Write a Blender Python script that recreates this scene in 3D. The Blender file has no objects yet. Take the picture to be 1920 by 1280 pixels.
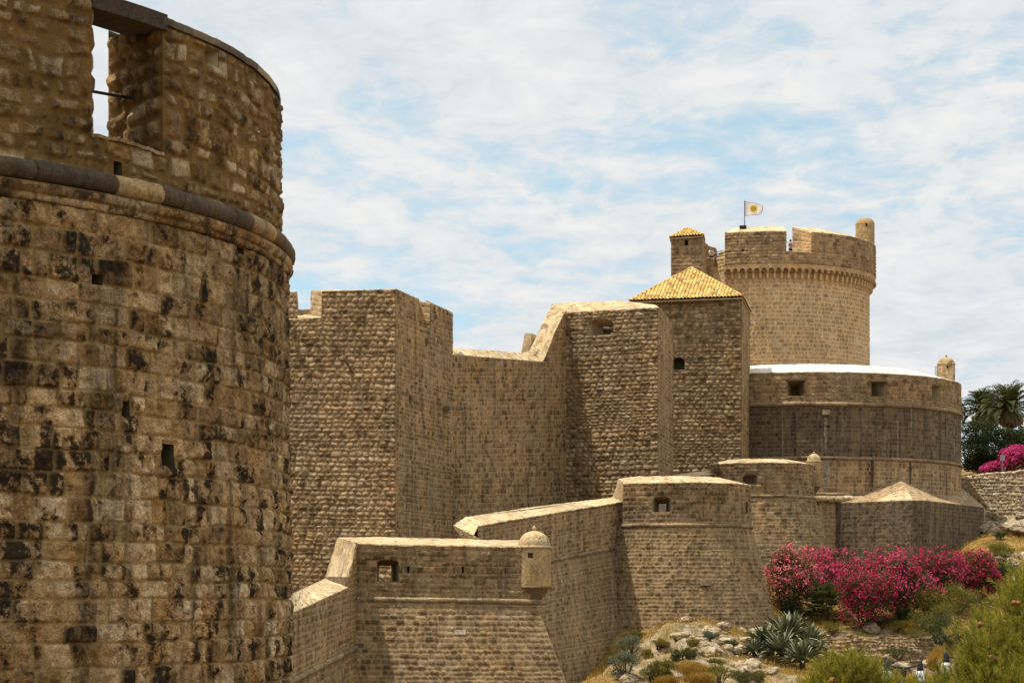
import bpy, math, random
import numpy as np
from math import radians as RAD, pi as PI
sc = bpy.context.scene
COL = sc.collection
# ------------------------------------------------------------------ camera
F, H = 4100.0, 1120.0           # focal length in photo pixels, horizon row of the photo
cam = bpy.data.cameras.new('camera'); co = bpy.data.objects.new('camera', cam); COL.objects.link(co)
co.location = (0, 0, 0); co.rotation_euler = (RAD(90), 0, 0)
cam.sensor_width = 36; cam.lens = 36 * F / 1920; cam.shift_y = (H - 640) / 1920
cam.clip_start = .5; cam.clip_end = 9000
sc.camera = co
# ------------------------------------------------------------------ light
SUN = np.array([-.33, -.035, .94]); SUN /= np.linalg.norm(SUN)
EL = math.asin(SUN[2]); AZ = math.atan2(SUN[0], SUN[1])
sun = bpy.data.lights.new('sun', 'SUN'); so = bpy.data.objects.new('sun', sun); COL.objects.link(so)
sun.energy = 5.4; sun.angle = RAD(.5); sun.color = (1, .93, .80)
from mathutils import Vector, Matrix
so.rotation_euler = Vector(SUN).to_track_quat('Z', 'Y').to_euler()
sc.view_settings.view_transform = 'Standard'; sc.view_settings.look = 'None'
sc.view_settings.exposure = 0.0; sc.view_settings.gamma = 1
w = bpy.data.worlds.new('World'); sc.world = w; w.use_nodes = True
def build_world():
    nt = w.node_tree; N = nt.nodes; L = nt.links; N.clear()
    out = N.new('ShaderNodeOutputWorld'); bg = N.new('ShaderNodeBackground'); bg.inputs[1].default_value = .1
    sky = N.new('ShaderNodeTexSky'); sky.sky_type = 'NISHITA'; sky.sun_disc = False
    sky.sun_elevation = EL; sky.sun_rotation = AZ; sky.air_density = 1.0; sky.dust_density = .3; sky.ozone_density = 2.0
    tc = N.new('ShaderNodeTexCoord')
    sep = N.new('ShaderNodeSeparateXYZ'); L.new(tc.outputs['Generated'], sep.inputs[0])
    def m(op, a, b=None):
        n = N.new('ShaderNodeMath'); n.operation = op
        for i, v in enumerate((a, b)):
            if v is None: continue
            if isinstance(v, (int, float)): n.inputs[i].default_value = v
            else: L.new(v, n.inputs[i])
        return n.outputs[0]
    vu = N.new('ShaderNodeVectorMath'); vu.operation = 'ADD'; vu.inputs[1].default_value = (0, 0, .30); L.new(tc.outputs['Generated'], vu.inputs[0])
    vn = N.new('ShaderNodeVectorMath'); vn.operation = 'NORMALIZE'; L.new(vu.outputs[0], vn.inputs[0]); L.new(vn.outputs[0], sky.inputs[0])
    zz = m('ADD', m('MAXIMUM', sep.outputs[2], 0), .14)
    cv = N.new('ShaderNodeCombineXYZ')
    L.new(m('DIVIDE', sep.outputs[0], zz), cv.inputs[0]); L.new(m('DIVIDE', sep.outputs[1], zz), cv.inputs[1])
    def noise(scale, det, rough, dist=0, off=(0, 0, 0), sx=1.0):
        mp = N.new('ShaderNodeMapping'); mp.inputs['Location'].default_value = off; mp.inputs['Scale'].default_value = (sx, 1, 1)
        L.new(cv.outputs[0], mp.inputs[0])
        n = N.new('ShaderNodeTexNoise'); n.inputs['Scale'].default_value = scale; n.inputs['Detail'].default_value = det
        n.inputs['Roughness'].default_value = rough; n.inputs['Distortion'].default_value = dist
        L.new(mp.outputs[0], n.inputs['Vector']); return n.outputs[0]
    big = noise(1.3, 3, .55, .3, (12.1, 1.2, 0), 1.0)
    mid = noise(5.5, 7, .58, .4, (3, 8, 0), 1.25)
    fine = noise(17, 7, .64, .5, (0, 3, 0), 1.3)
    c = m('ADD', m('ADD', m('MULTIPLY', big, .9), m('MULTIPLY', mid, .75)), m('MULTIPLY', fine, .3))
    rp = N.new('ShaderNodeValToRGB'); L.new(c, rp.inputs[0]); e = rp.color_ramp.elements
    e[0].position = .78; e[0].color = (0, 0, 0, 1); e[1].position = 1.0; e[1].color = (1, 1, 1, 1)
    # ramp input is clamped to 0..1: rescale the sum
    sc2 = m('MULTIPLY', c, .8); L.new(sc2, rp.inputs[0]); e[0].position = .58; e[1].position = .755
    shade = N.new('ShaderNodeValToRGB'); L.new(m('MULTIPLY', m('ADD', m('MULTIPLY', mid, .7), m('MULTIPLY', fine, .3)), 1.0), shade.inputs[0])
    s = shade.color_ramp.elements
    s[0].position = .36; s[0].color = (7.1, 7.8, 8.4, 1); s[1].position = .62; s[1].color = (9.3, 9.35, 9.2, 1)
    blue = N.new('ShaderNodeMix'); blue.data_type = 'RGBA'; blue.blend_type = 'MULTIPLY'; blue.inputs[0].default_value = 1
    L.new(sky.outputs[0], blue.inputs[6]); blue.inputs[7].default_value = (3.5, 3.15, 2.15, 1)
    up = m('ADD', .94, m('MULTIPLY', m('MAXIMUM', m('SUBTRACT', sep.outputs[2], .25), 0), 1.1))  # clouds brightened towards the unseen zenith to lift light in the shade
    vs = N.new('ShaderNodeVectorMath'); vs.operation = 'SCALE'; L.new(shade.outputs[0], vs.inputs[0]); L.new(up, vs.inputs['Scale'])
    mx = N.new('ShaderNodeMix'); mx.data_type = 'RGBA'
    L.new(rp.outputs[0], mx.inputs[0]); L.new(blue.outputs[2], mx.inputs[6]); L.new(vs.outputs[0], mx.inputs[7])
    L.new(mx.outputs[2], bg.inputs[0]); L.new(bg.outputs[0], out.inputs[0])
build_world()
# ------------------------------------------------------------------ helpers
def P(px, py, Y): return np.array([(px - 960) / F * Y, Y, (H - py) / F * Y])
ORG = {}
def tag(o, label=None, cat=None, group=None, kind=None):
    for k, v in (('label', label), ('category', cat), ('group', group), ('kind', kind)):
        if v: o[k] = v
    return o
def empty(name, loc, label, cat, group=None):
    o = bpy.data.objects.new(name, None); COL.objects.link(o); o.location = loc; o.empty_display_size = .3
    ORG[o.name] = np.array(loc, float); tag(o, label, cat, group); return o
def mesh(name, V, faces, mat, par=None, smooth=False, attr=None, uv=None):
    V = np.asarray(V, float).reshape(-1, 3)
    org = ORG[par.name] if par is not None else np.zeros(3)
    me = bpy.data.meshes.new(name)
    if isinstance(faces, np.ndarray):
        nf, k = faces.shape
        me.vertices.add(len(V)); me.vertices.foreach_set('co', (V - org).ravel().astype(np.float32))
        me.loops.add(nf * k); me.loops.foreach_set('vertex_index', faces.ravel().astype(np.int32))
        me.polygons.add(nf); me.polygons.foreach_set('loop_start', np.arange(0, nf * k, k, dtype=np.int32))
        me.update(calc_edges=True)
    else:
        me.from_pydata([tuple(p) for p in (V - org)], [], [tuple(int(i) for i in f) for f in faces])
    if smooth: me.polygons.foreach_set('use_smooth', np.ones(len(me.polygons), dtype=bool))
    if attr is not None:
        a = me.attributes.new('st', 'FLOAT_COLOR', 'POINT')
        A = np.zeros((len(V), 4), np.float32); A[:, :attr.shape[1]] = attr; A[:, 3] = 1 if attr.shape[1] < 4 else A[:, 3]
        a.data.foreach_set('color', A.ravel())
    if uv is not None:
        l = me.uv_layers.new(name='UVMap'); idx = np.zeros(len(me.loops), np.int32); me.loops.foreach_get('vertex_index', idx)
        l.data.foreach_set('uv', np.asarray(uv, np.float32)[idx].ravel())
    me.validate()
    o = bpy.data.objects.new(name, me); COL.objects.link(o)
    if mat: me.materials.append(mat)
    if par is not None: o.parent = par; ORG[o.name] = org
    else: ORG[o.name] = np.zeros(3)
    return o
class MB:
    def __init__(s): s.v = []; s.f = []
    def add(s, V, Fs):
        n = len(s.v); s.v += [tuple(p) for p in V]; s.f += [tuple(i + n for i in f) for f in Fs]; return s
    def box(s, c, sz, rz=0, R=None):
        x, y, z = [k / 2 for k in sz]
        p = np.array([(a * x, b * y, d * z) for d in (-1, 1) for a, b in ((-1, -1), (1, -1), (1, 1), (-1, 1))])
        if R is None:
            cs, sn = math.cos(rz), math.sin(rz); R = np.array([[cs, -sn, 0], [sn, cs, 0], [0, 0, 1]])
        return s.add(p @ R.T + np.array(c), [(3, 2, 1, 0), (4, 5, 6, 7), (0, 1, 5, 4), (1, 2, 6, 5), (2, 3, 7, 6), (3, 0, 4, 7)])
    def tube(s, pts, r, n=8, cap=True):
        pts = [np.array(p, float) for p in pts]; m = len(pts); rs = r if hasattr(r, '__len__') else [r] * m
        V = []
        up = np.array([0, 0, 1.0])
        for i, p in enumerate(pts):
            t = pts[min(i + 1, m - 1)] - pts[max(i - 1, 0)]; t /= np.linalg.norm(t) + 1e-9
            a = np.cross(t, up)
            if np.linalg.norm(a) < .05: a = np.cross(t, (1, 0, 0))
            a /= np.linalg.norm(a); b = np.cross(a, t)
            for k in range(n):
                q = 2 * PI * k / n; V.append(p + rs[i] * (math.cos(q) * a + math.sin(q) * b))
        Fs = [(i * n + k, i * n + (k + 1) % n, (i + 1) * n + (k + 1) % n, (i + 1) * n + k) for i in range(m - 1) for k in range(n)]
        if cap: Fs += [tuple(range(n))[::-1], tuple(range((m - 1) * n, m * n))]
        return s.add(V, Fs)
    def lathe(s, c, prof, n=24):
        V = [(c[0] + r * math.cos(2 * PI * k / n), c[1] + r * math.sin(2 * PI * k / n), c[2] + z) for r, z in prof for k in range(n)]
        Fs = [(i * n + k, i * n + (k + 1) % n, (i + 1) * n + (k + 1) % n, (i + 1) * n + k) for i in range(len(prof) - 1) for k in range(n)]
        Fs += [tuple(range(n))[::-1], tuple(range((len(prof) - 1) * n, len(prof) * n))]
        return s.add(V, Fs)
    def build(s, name, mat, par=None, smooth=False): return mesh(name, s.v, s.f, mat, par, smooth)
def _h(xi, yi, zi, seed):
    n = (xi * 374761393 + yi * 668265263 + zi * 2147483647 % 1000003 * 69069 + seed * 974634777) & 0xffffffff
    n = ((n ^ (n >> 13)) * 1274126177) & 0xffffffff
    n = ((n ^ (n >> 16)) * 2246822519) & 0xffffffff
    return ((n ^ (n >> 15)) & 0xffff) / 65535.0
def noise(x, y, z=None, seed=0):
    x = np.asarray(x, float); y = np.asarray(y, float); z = np.zeros_like(x) if z is None else np.asarray(z, float)
    xi, yi, zi = [np.floor(a).astype(np.int64) for a in (x, y, z)]
    fx, fy, fz = x - xi, y - yi, z - zi
    fx, fy, fz = [a * a * (3 - 2 * a) for a in (fx, fy, fz)]
    r = 0
    for dz in (0, 1):
        for dy in (0, 1):
            for dx in (0, 1):
                r = r + _h(xi + dx, yi + dy, zi + dz, seed) * (fx if dx else 1 - fx) * (fy if dy else 1 - fy) * (fz if dz else 1 - fz)
    return r * 2 - 1
def fbm(x, y, z=None, o=4, seed=0):
    r = 0; a = 1; t = 0
    for i in range(o):
        k = 2 ** i
        r = r + a * noise(np.asarray(x) * k, np.asarray(y) * k, None if z is None else np.asarray(z) * k, seed + i * 17); t += a; a *= .5
    return r / t
def sstep(a, b, x): t = np.clip((x - a) / (b - a), 0, 1); return t * t * (3 - 2 * t)
def lerp(a, b, t): return a + (b - a) * t
# surfaces: S(s, t) -> (..., 3), s to the right seen from outside, t upwards
def quad(bl, br, tr, tl):
    bl, br, tr, tl = [np.array(p, float) for p in (bl, br, tr, tl)]
    def S(s, t):
        s = np.asarray(s, float)[..., None]; t = np.asarray(t, float)[..., None]
        return (bl * (1 - s) + br * s) * (1 - t) + (tl * (1 - s) + tr * s) * t
    S.U = (np.linalg.norm(br - bl) + np.linalg.norm(tr - tl)) / 2; S.V = (np.linalg.norm(tl - bl) + np.linalg.norm(tr - br)) / 2
    return S
def cyl(C, R0, R1, z0, z1, a0, a1):
    a0, a1 = RAD(a0), RAD(a1)
    def S(s, t):
        a = a0 + (a1 - a0) * np.asarray(s, float); t = np.asarray(t, float); r = R0 + (R1 - R0) * t
        return np.stack(np.broadcast_arrays(C[0] + r * np.sin(a), C[1] - r * np.cos(a), z0 + (z1 - z0) * t), -1)
    S.U = (R0 + R1) / 2 * abs(a1 - a0); S.V = math.hypot(z1 - z0, R1 - R0)
    return S
def poly_wall(bot, top):
    """bot and top: polylines with the same number of points"""
    bot = np.array(bot, float); top = np.array(top, float)
    d = np.r_[0, np.cumsum(np.linalg.norm(np.diff(top, axis=0), axis=1) + np.linalg.norm(np.diff(bot, axis=0), axis=1))]; d /= d[-1]
    def S(s, t):
        s = np.asarray(s, float); t = np.asarray(t, float)[..., None]
        b = np.stack([np.interp(s, d, bot[:, k]) for k in range(3)], -1); a = np.stack([np.interp(s, d, top[:, k]) for k in range(3)], -1)
        return b * (1 - t) + a * t
    S.U = np.linalg.norm(np.diff((top + bot) / 2, axis=0), axis=1).sum(); S.V = np.linalg.norm(top - bot, axis=1).mean()
    return S
def proj(p): return 960 + F * p[..., 0] / p[..., 1], H - F * p[..., 2] / p[..., 1]
def inv(S, px, py):
    s0, s1, t0, t1 = 0, 1, 0, 1
    for it in range(4):
        s, t = np.meshgrid(np.linspace(s0, s1, 60), np.linspace(t0, t1, 60))
        p = S(s, t); x, y = proj(p); back = (norm_of(S, s, t) * p).sum(-1) > 0; i = np.argmin((x - px) ** 2 + (y - py) ** 2 + 1e6 * back); a, b = s.ravel()[i], t.ravel()[i]
        ds, dt = (s1 - s0) / 20, (t1 - t0) / 20
        s0, s1, t0, t1 = max(0, a - ds), min(1, a + ds), max(0, b - dt), min(1, b + dt)
    return a, b
def norm_of(S, s, t, e=1e-3):
    s = np.asarray(s, float); t = np.asarray(t, float)
    n = np.cross(S(np.clip(s + e, 0, 1), t) - S(np.clip(s - e, 0, 1), t), S(s, np.clip(t + e, 0, 1)) - S(s, np.clip(t - e, 0, 1)))
    return n / (np.linalg.norm(n, axis=-1, keepdims=True) + 1e-12)
def hole_rect(S, px0, py0, px1, py1):
    a = [inv(S, *q) for q in ((px0, py0), (px0, py1), (px1, py0), (px1, py1))]
    return (a[0][0] + a[1][0]) / 2, (a[2][0] + a[3][0]) / 2, (a[1][1] + a[3][1]) / 2, (a[0][1] + a[2][1]) / 2
def masonry(name, par, mat, S, course=.28, length=.42, relief=.05, res=.05, seed=0, holes=(), top=None, bev=.09,
            mw=.03, buried=0., wob=.03, rough=.25, cvar=.25, lvar=.45, pale=0., jx=1.):
    """a wall skin of individually shaped stones in courses; holes: (s0,s1,t0,t1,arch)"""
    U, V = S.U, S.V; rng = np.random.RandomState(seed)
    us = np.linspace(0, U, max(3, int(U / res) + 2)); vs = np.linspace(0, V, max(3, int(V / res) + 2))
    for h in holes:
        us = np.unique(np.r_[us, h[0] * U, h[1] * U]); vs = np.unique(np.r_[vs, h[2] * V, h[3] * V])
    u, v = np.meshgrid(us, vs)
    ed = min(.15, U / 6)
    fade = np.clip(np.minimum(u, U - u) / ed, 0, 1) * np.clip(np.minimum(v, V - v) / ed, 0, 1)
    uu = u + wob * fade * noise(u * 2.3, v * 2.3, seed=seed); vv = v + wob * fade * noise(u * 1.1 + 9, v * 2.6, seed=seed + 1)
    e = [0.]
    while e[-1] < V: e.append(e[-1] + course * rng.uniform(1 - cvar, 1 + cvar))
    e = np.array(e); e = e * V / e[-1]; nc = len(e) - 1
    k = np.clip(np.searchsorted(e, vv) - 1, 0, nc - 1)
    dx = np.zeros_like(u); r1 = np.zeros_like(u); r2 = np.zeros_like(u); r3 = np.zeros_like(u); xf = np.zeros_like(u)
    for c in range(nc):
        m = k == c
        if not m.any(): continue
        n = max(1, int(round(U / length)) + 2); wd = length * np.clip(1 + lvar * rng.randn(n), .45, 2.2)
        x = np.r_[0, np.cumsum(wd)]; x = x[x < U - length * .4]; x = np.r_[x, U]; n = len(x) - 1
        j = np.clip(np.searchsorted(x, uu[m]) - 1, 0, n - 1)
        dx[m] = np.minimum(uu[m] - x[j], x[j + 1] - uu[m]); xf[m] = (uu[m] - x[j]) / (x[j + 1] - x[j]) - .5
        R = rng.rand(3, n); r1[m] = R[0][j]; r2[m] = R[1][j]; r3[m] = R[2][j]
    dy = np.minimum(vv - e[k], e[k + 1] - vv); yf = (vv - e[k]) / (e[k + 1] - e[k]) - .5
    dx = np.maximum(dx, 0) * jx; dy = np.maximum(dy, 0)
    rc = bev * .9
    d = np.where((dx < rc) & (dy < rc), rc - np.hypot(rc - dx, rc - dy), np.minimum(dx, dy))
    nz = fbm(u * 7, v * 7, o=3, seed=seed + 5)
    d = d - buried * r3 * (course * .3) + nz * .25 * bev
    q = np.clip(d / bev, 0, 1); prof = 1 - (1 - q) ** 2
    hgt = relief * prof * (.55 + .8 * r2) + relief * q * (xf * (r1 - .5) + yf * (r3 - .5)) * .8 + relief * rough * nz * q + relief * rough * .4 * nz
    mort = 1 - sstep(0, mw, d)
    for h in holes:
        ex = np.maximum(np.maximum(h[0] * U - u, u - h[1] * U), np.maximum(h[2] * V - v, v - h[3] * V)); hgt = hgt * np.clip(ex / .06, 0, 1)
    hgt *= np.clip(np.minimum(np.minimum(u, U - u), np.minimum(v, V - v)) / (.5 * bev), 0, 1)
    s = u / U; t = v / V
    keep_top = None
    if top is not None:
        tm = np.clip(top(s), 0, 1); cut = t > tm; t2 = np.minimum(t, tm); hgt = np.where(cut, 0, hgt); t = t2; keep_top = cut
    pos = S(s, t) + norm_of(S, np.clip(s, .002, .998), np.clip(t, .002, .998)) * hgt[..., None]
    nv, nu = u.shape
    idx = np.arange(nv * nu).reshape(nv, nu)
    f = np.stack([idx[:-1, :-1], idx[:-1, 1:], idx[1:, 1:], idx[1:, :-1]], -1)
    km = np.ones(f.shape[:2], bool)
    if keep_top is not None: km &= ~(keep_top[:-1, :-1] & keep_top[:-1, 1:])
    cu = (us[:-1] + us[1:]) / 2 / U; cvv = (vs[:-1] + vs[1:]) / 2 / V
    for h in holes:
        a = (cu > h[0]) & (cu < h[1]); b = (cvv > h[2]) & (cvv < h[3]); m = b[:, None] & a[None, :]
        if len(h) > 4 and h[4]:
            sx = (cu - (h[0] + h[1]) / 2) / ((h[1] - h[0]) / 2); lim = h[3] - (h[3] - h[2]) * h[4] * (1 - np.sqrt(np.clip(1 - sx ** 2, 0, 1)))
            m &= cvv[:, None] < lim[None, :]
        km &= ~m
    f = f[km]
    at = np.stack([r1 + pale * 0, r2, mort], -1).reshape(-1, 3)
    used = np.unique(f); mp = np.full(nv * nu, -1); mp[used] = np.arange(len(used))
    return mesh(name, pos.reshape(-1, 3)[used], mp[f], mat, par, True, at[used])
def niche(name, par, mat, S, h, depth, shrink=(.0, .0, .0, .0), through=False, back=None):
    """recess behind a hole; shrink = how far (0..1 of the size) left, right, bottom, top close in at the back"""
    s0, s1, t0, t1 = h[:4]; c = [(s0, t0), (s1, t0), (s1, t1), (s0, t1)]
    n = norm_of(S, (s0 + s1) / 2, (t0 + t1) / 2)
    A = np.array([S(*q) for q in c]) - n * .012
    l, r, b, t = shrink
    q = [(l, b), (1 - r, b), (1 - r, 1 - t), (l, 1 - t)]
    B = np.array([(A[0] * (1 - x) + A[1] * x) * (1 - y) + (A[3] * (1 - x) + A[2] * x) * y for x, y in q]) - n * depth
    fs = [(0, 4, 5, 1), (1, 5, 6, 2), (2, 6, 7, 3), (3, 7, 4, 0)]
    if not through: fs.append((4, 7, 6, 5))
    o = mesh(name, np.r_[A, B], fs, mat, par)
    return o
def strip(name, par, mat, A, B, res=.12, seed=0, amp=.03, lip=.05, drop=.06):
    """a coping laid between two edges (outer edge A, inner edge B), with a small lip over the outer edge"""
    A = np.array(A, float); B = np.array(B, float)
    d = np.r_[0, np.cumsum(np.linalg.norm(np.diff(A, axis=0), axis=1))]; L = d[-1]
    w = np.linalg.norm(A - B, axis=1).mean()
    xs = np.unique(np.r_[np.linspace(0, L, max(2, int(L / res))), d]); ys = np.linspace(0, 1, max(3, int(w / res)))
    a = np.stack([np.interp(xs, d, A[:, k]) for k in range(3)], -1); b = np.stack([np.interp(xs, d, B[:, k]) for k in range(3)], -1)
    dr = (a - b) / (np.linalg.norm(a - b, axis=1, keepdims=True) + 1e-9); a = a + dr * lip
    p = a[None] * (1 - ys[:, None, None]) + b[None] * ys[:, None, None]
    tx = np.gradient(p, axis=1); ty = np.gradient(p, axis=0); n_ = np.cross(tx, ty); n_ /= np.linalg.norm(n_, axis=-1, keepdims=True) + 1e-9
    if n_[..., 2].mean() < 0: n_ = -n_
    X = np.broadcast_to(xs[None], p.shape[:2]); Yv = np.broadcast_to((ys * w)[:, None], p.shape[:2])
    nz = fbm(X * 3, Yv * 3, o=4, seed=seed); p = p + n_ * (amp * nz)[..., None] + n_ * .012
    # the lip folds down over the outer face
    low = p[:1] - np.array([0, 0, drop])
    p = np.concatenate([low, p], 0)
    nv, nu = p.shape[:2]; idx = np.arange(nv * nu).reshape(nv, nu)
    f = np.stack([idx[:-1, :-1], idx[:-1, 1:], idx[1:, 1:], idx[1:, :-1]], -1).reshape(-1, 4)
    k = np.floor(np.r_[0, xs][1:] / .9).astype(int); r = np.random.RandomState(seed).rand(k.max() + 2)[k]
    at = np.stack([np.broadcast_to(r[None], (nv, nu)), np.full((nv, nu), .3), np.zeros((nv, nu))], -1).reshape(-1, 3)
    return mesh(name, p.reshape(-1, 3), f, mat, par, False, at)
def cordon(name, par, mat, pts, r, seed=0, seg=1.1, res=.25, pale=None, n=12):
    """a half-round stone moulding of separate lengths"""
    pts = np.array(pts, float); d = np.r_[0, np.cumsum(np.linalg.norm(np.diff(pts, axis=0), axis=1))]; L = d[-1]
    rng = np.random.RandomState(seed); cuts = [0.]
    while cuts[-1] < L: cuts.append(cuts[-1] + seg * rng.uniform(.7, 1.3))
    if pale: cuts = sorted([c for c in cuts if c < pale[0] - .3 or c > pale[1] + .3] + list(pale))
    V = []; Fs = []; at = []
    for i in range(len(cuts) - 1):
        a, b = cuts[i], min(cuts[i + 1], L)
        if b - a < .05: continue
        xs = np.r_[a, a + .012, np.linspace(a + .03, b - .03, max(2, int((b - a) / res) + 1)), b - .012, b]
        rr = np.r_[r * .86, r * .95, np.full(len(xs) - 4, r), r * .95, r * .86] * rng.uniform(.95, 1.05)
        q = np.stack([np.interp(xs, d, pts[:, k]) for k in range(3)], -1) + np.array([0, 0, rng.uniform(-.1, .1) * r])
        m = MB().tube(q, rr, n); vv = np.array(m.v); vv += (r * .06 * noise(vv[:, 0] * 9, vv[:, 1] * 9, vv[:, 2] * 9, seed))[:, None]
        Fs += [tuple(x + len(V) for x in f) for f in m.f]; V += [tuple(x) for x in vv]
        c = rng.rand(); 
        if pale and pale[0] < (a + b) / 2 < pale[1]: c = 1.5
        at += [(c, .35 + .3 * rng.rand(), 0)] * len(vv)
    return mesh(name, V, Fs, mat, par, True, np.array(at))
# ------------------------------------------------------------------ materials
class NT:
    def __init__(s, name):
        s.m = bpy.data.materials.new(name); s.m.use_nodes = True; s.t = s.m.node_tree; s.N = s.t.nodes; s.L = s.t.links
        s.b = s.N['Principled BSDF']; s.b.inputs['Specular IOR Level'].default_value = .15
        s.tc = s.N.new('ShaderNodeTexCoord')
    def _in(s, sock, v):
        if isinstance(v, (int, float)): sock.default_value = v
        elif isinstance(v, (tuple, list)): sock.default_value = tuple(v) + ((1,) if len(v) == 3 and sock.type == 'RGBA' else ())
        else: s.L.new(v, sock)
    def math(s, op, a, b=0., clamp=False):
        n = s.N.new('ShaderNodeMath'); n.operation = op; n.use_clamp = clamp; s._in(n.inputs[0], a); s._in(n.inputs[1], b); return n.outputs[0]
    def noise(s, scale, det=4, rough=.55, sc=(1, 1, 1), dist=0., loc=(0, 0, 0)):
        mp = s.N.new('ShaderNodeMapping'); mp.inputs['Scale'].default_value = sc; mp.inputs['Location'].default_value = loc
        s.L.new(s.tc.outputs['Object'], mp.inputs[0])
        n = s.N.new('ShaderNodeTexNoise'); n.inputs['Scale'].default_value = scale; n.inputs['Detail'].default_value = det
        n.inputs['Roughness'].default_value = rough; n.inputs['Distortion'].default_value = dist; s.L.new(mp.outputs[0], n.inputs['Vector'])
        return n.outputs[0]
    def ramp(s, f, stops, interp='LINEAR'):
        n = s.N.new('ShaderNodeValToRGB'); s.L.new(f, n.inputs[0]); e = n.color_ramp.elements; n.color_ramp.interpolation = interp
        while len(e) < len(stops): e.new(.5)
        for i, (p, c) in enumerate(stops): e[i].position = p; e[i].color = (c if len(c) == 4 else tuple(c) + (1,)) if hasattr(c, '__len__') else (c, c, c, 1)
        return n.outputs[0]
    def mix(s, f, a, b, mode='MIX'):
        n = s.N.new('ShaderNodeMix'); n.data_type = 'RGBA'; n.blend_type = mode; s._in(n.inputs[0], f); s._in(n.inputs[6], a); s._in(n.inputs[7], b); return n.outputs[2]
    def attr(s):
        n = s.N.new('ShaderNodeAttribute'); n.attribute_name = 'st'; sp = s.N.new('ShaderNodeSeparateColor'); s.L.new(n.outputs['Color'], sp.inputs[0]); return sp.outputs
    def bump(s, h, st, dist):
        n = s.N.new('ShaderNodeBump'); n.inputs['Strength'].default_value = st; n.inputs['Distance'].default_value = dist; s.L.new(h, n.inputs['Height']); s.L.new(n.outputs[0], s.b.inputs['Normal'])
    def done(s, col, rough=.9):
        s._in(s.b.inputs['Base Color'], col); s._in(s.b.inputs['Roughness'], rough); return s.m
def stone(name, cols, mortar, black=.5, streak=.5, ochre=.4, big=.35, fine=7., bumpd=.02, blackcol=(.022, .018, .013), stone_black=.45, warm=(.30, .165, .05), white=0., tint=(.95, .87, .77), crisp=.68, mtop=.55):
    n = NT(name); a = n.attr()
    base = n.ramp(a[0], [(i / (len(cols) - 1), c) for i, c in enumerate(cols)])
    fn = n.noise(fine, 6, .65); mn = n.noise(fine * .3, 4, .6, loc=(4, 1, 2))
    base = n.mix(1, base, n.ramp(fn, [(.28, .45), (.42, .85), (.58, 1.08), (.75, 1.5)]), 'MULTIPLY')
    och = n.math('MULTIPLY', n.ramp(n.noise(big * 2.2, 5, .6, loc=(7, 3, 5)), [(.48, 0.), (.68, 1.)]), ochre)
    base = n.mix(och, base, n.mix(1, n.mix(.5, base, warm), (1.15, 1.0, .8), 'MULTIPLY'))
    base = n.mix(n.math('MULTIPLY', a[2], .85), base, n.mix(1, mortar, n.ramp(mn, [(.3, .75), (.7, 1.2)]), 'MULTIPLY'))
    # lichen / soot: ragged patches that favour single stones, and runs below ledges
    p = n.math('ADD', n.math('MULTIPLY', n.noise(big * 3.2, 8, .70, dist=.3, sc=(1.25, 1.25, .75)), 1 - stone_black), n.math('MULTIPLY', a[1], stone_black))
    p = n.math('ADD', p, n.math('MULTIPLY', n.math('SUBTRACT', n.noise(fine * .45, 6, .7, loc=(3, 3, 9)), .5), .9))
    p0 = p; p = n.ramp(p, [(.53, 0.), (crisp, 1.)])
    st = n.noise(1.0, 6, .65, sc=(1.9, 1.9, .16), loc=(2, 9, 1)); st = n.math('ADD', st, n.math('MULTIPLY', n.math('SUBTRACT', fn, .5), .35))
    st = n.ramp(st, [(.50, 0.), (.66, 1.)])
    rim = n.ramp(p0, [(.44, 0.), (.56, 1.)]); base = n.mix(n.math('MULTIPLY', rim, black * .6), base, n.mix(1, base, (.50, .38, .24), 'MULTIPLY'))
    gr = n.ramp(n.noise(fine * 4.5, 5, .7, loc=(2, 2, 7)), [(.36, .58), (.5, 1.), (.64, 1.42)]); base = n.mix(1, base, gr, 'MULTIPLY')
    brd = n.ramp(n.noise(big * .5, 4, .6, loc=(6, 1, 8)), [(.36, .78), (.5, 1.0), (.64, 1.15)]); base = n.mix(1, base, brd, 'MULTIPLY')
    dk = n.math('MAXIMUM', n.math('MULTIPLY', p, black), n.math('MULTIPLY', st, streak))
    gp = n.ramp(n.noise(big * 2.6, 6, .65, loc=(21, 13, 5)), [(.44, 0.), (.60, 1.)]); base = n.mix(n.math('MULTIPLY', gp, .8), base, n.mix(1, base, (.80, .87, 1.02), 'MULTIPLY'))
    base = n.mix(1, base, tint, 'MULTIPLY')
    base = n.mix(dk, base, blackcol)
    base = n.mix(n.math('MULTIPLY', a[2], mtop), base, n.mix(1, mortar, n.mix(1, tint, n.ramp(fn, [(.3, .7), (.7, 1.15)]), 'MULTIPLY'), 'MULTIPLY'))
    if white:
        wn = n.ramp(n.noise(1.0, 5, .65, sc=(3.2, 3.2, .13), loc=(31, 7, 3)), [(.60, 0.), (.74, 1.)]); base = n.mix(n.math('MULTIPLY', wn, white), base, (.42, .36, .27))
    n.bump(n.math('ADD', fn, n.math('MULTIPLY', n.noise(fine * 4, 5, .7), .7)), .9, bumpd)
    return n.done(base, .93)
M = {}
M['fg'] = stone('weathered ashlar', [(.17, .115, .06), (.36, .26, .145), (.48, .37, .235), (.29, .19, .085), (.58, .475, .33)], (.36, .265, .13), black=.95, streak=.85, ochre=.5, big=.42, fine=7, bumpd=.08, stone_black=.17, blackcol=(.022, .015, .009), crisp=.615, mtop=.5, tint=(1.40, 1.27, 1.07))
M['fgtop'] = stone('rough rubble', [(.20, .135, .065), (.33, .24, .13), (.49, .40, .28), (.42, .33, .20), (.24, .155, .065)], (.21, .13, .045), black=.85, streak=.45, ochre=.6, big=.5, fine=8, bumpd=.07, stone_black=.24, tint=(1.22, 1.10, .92))
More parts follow.
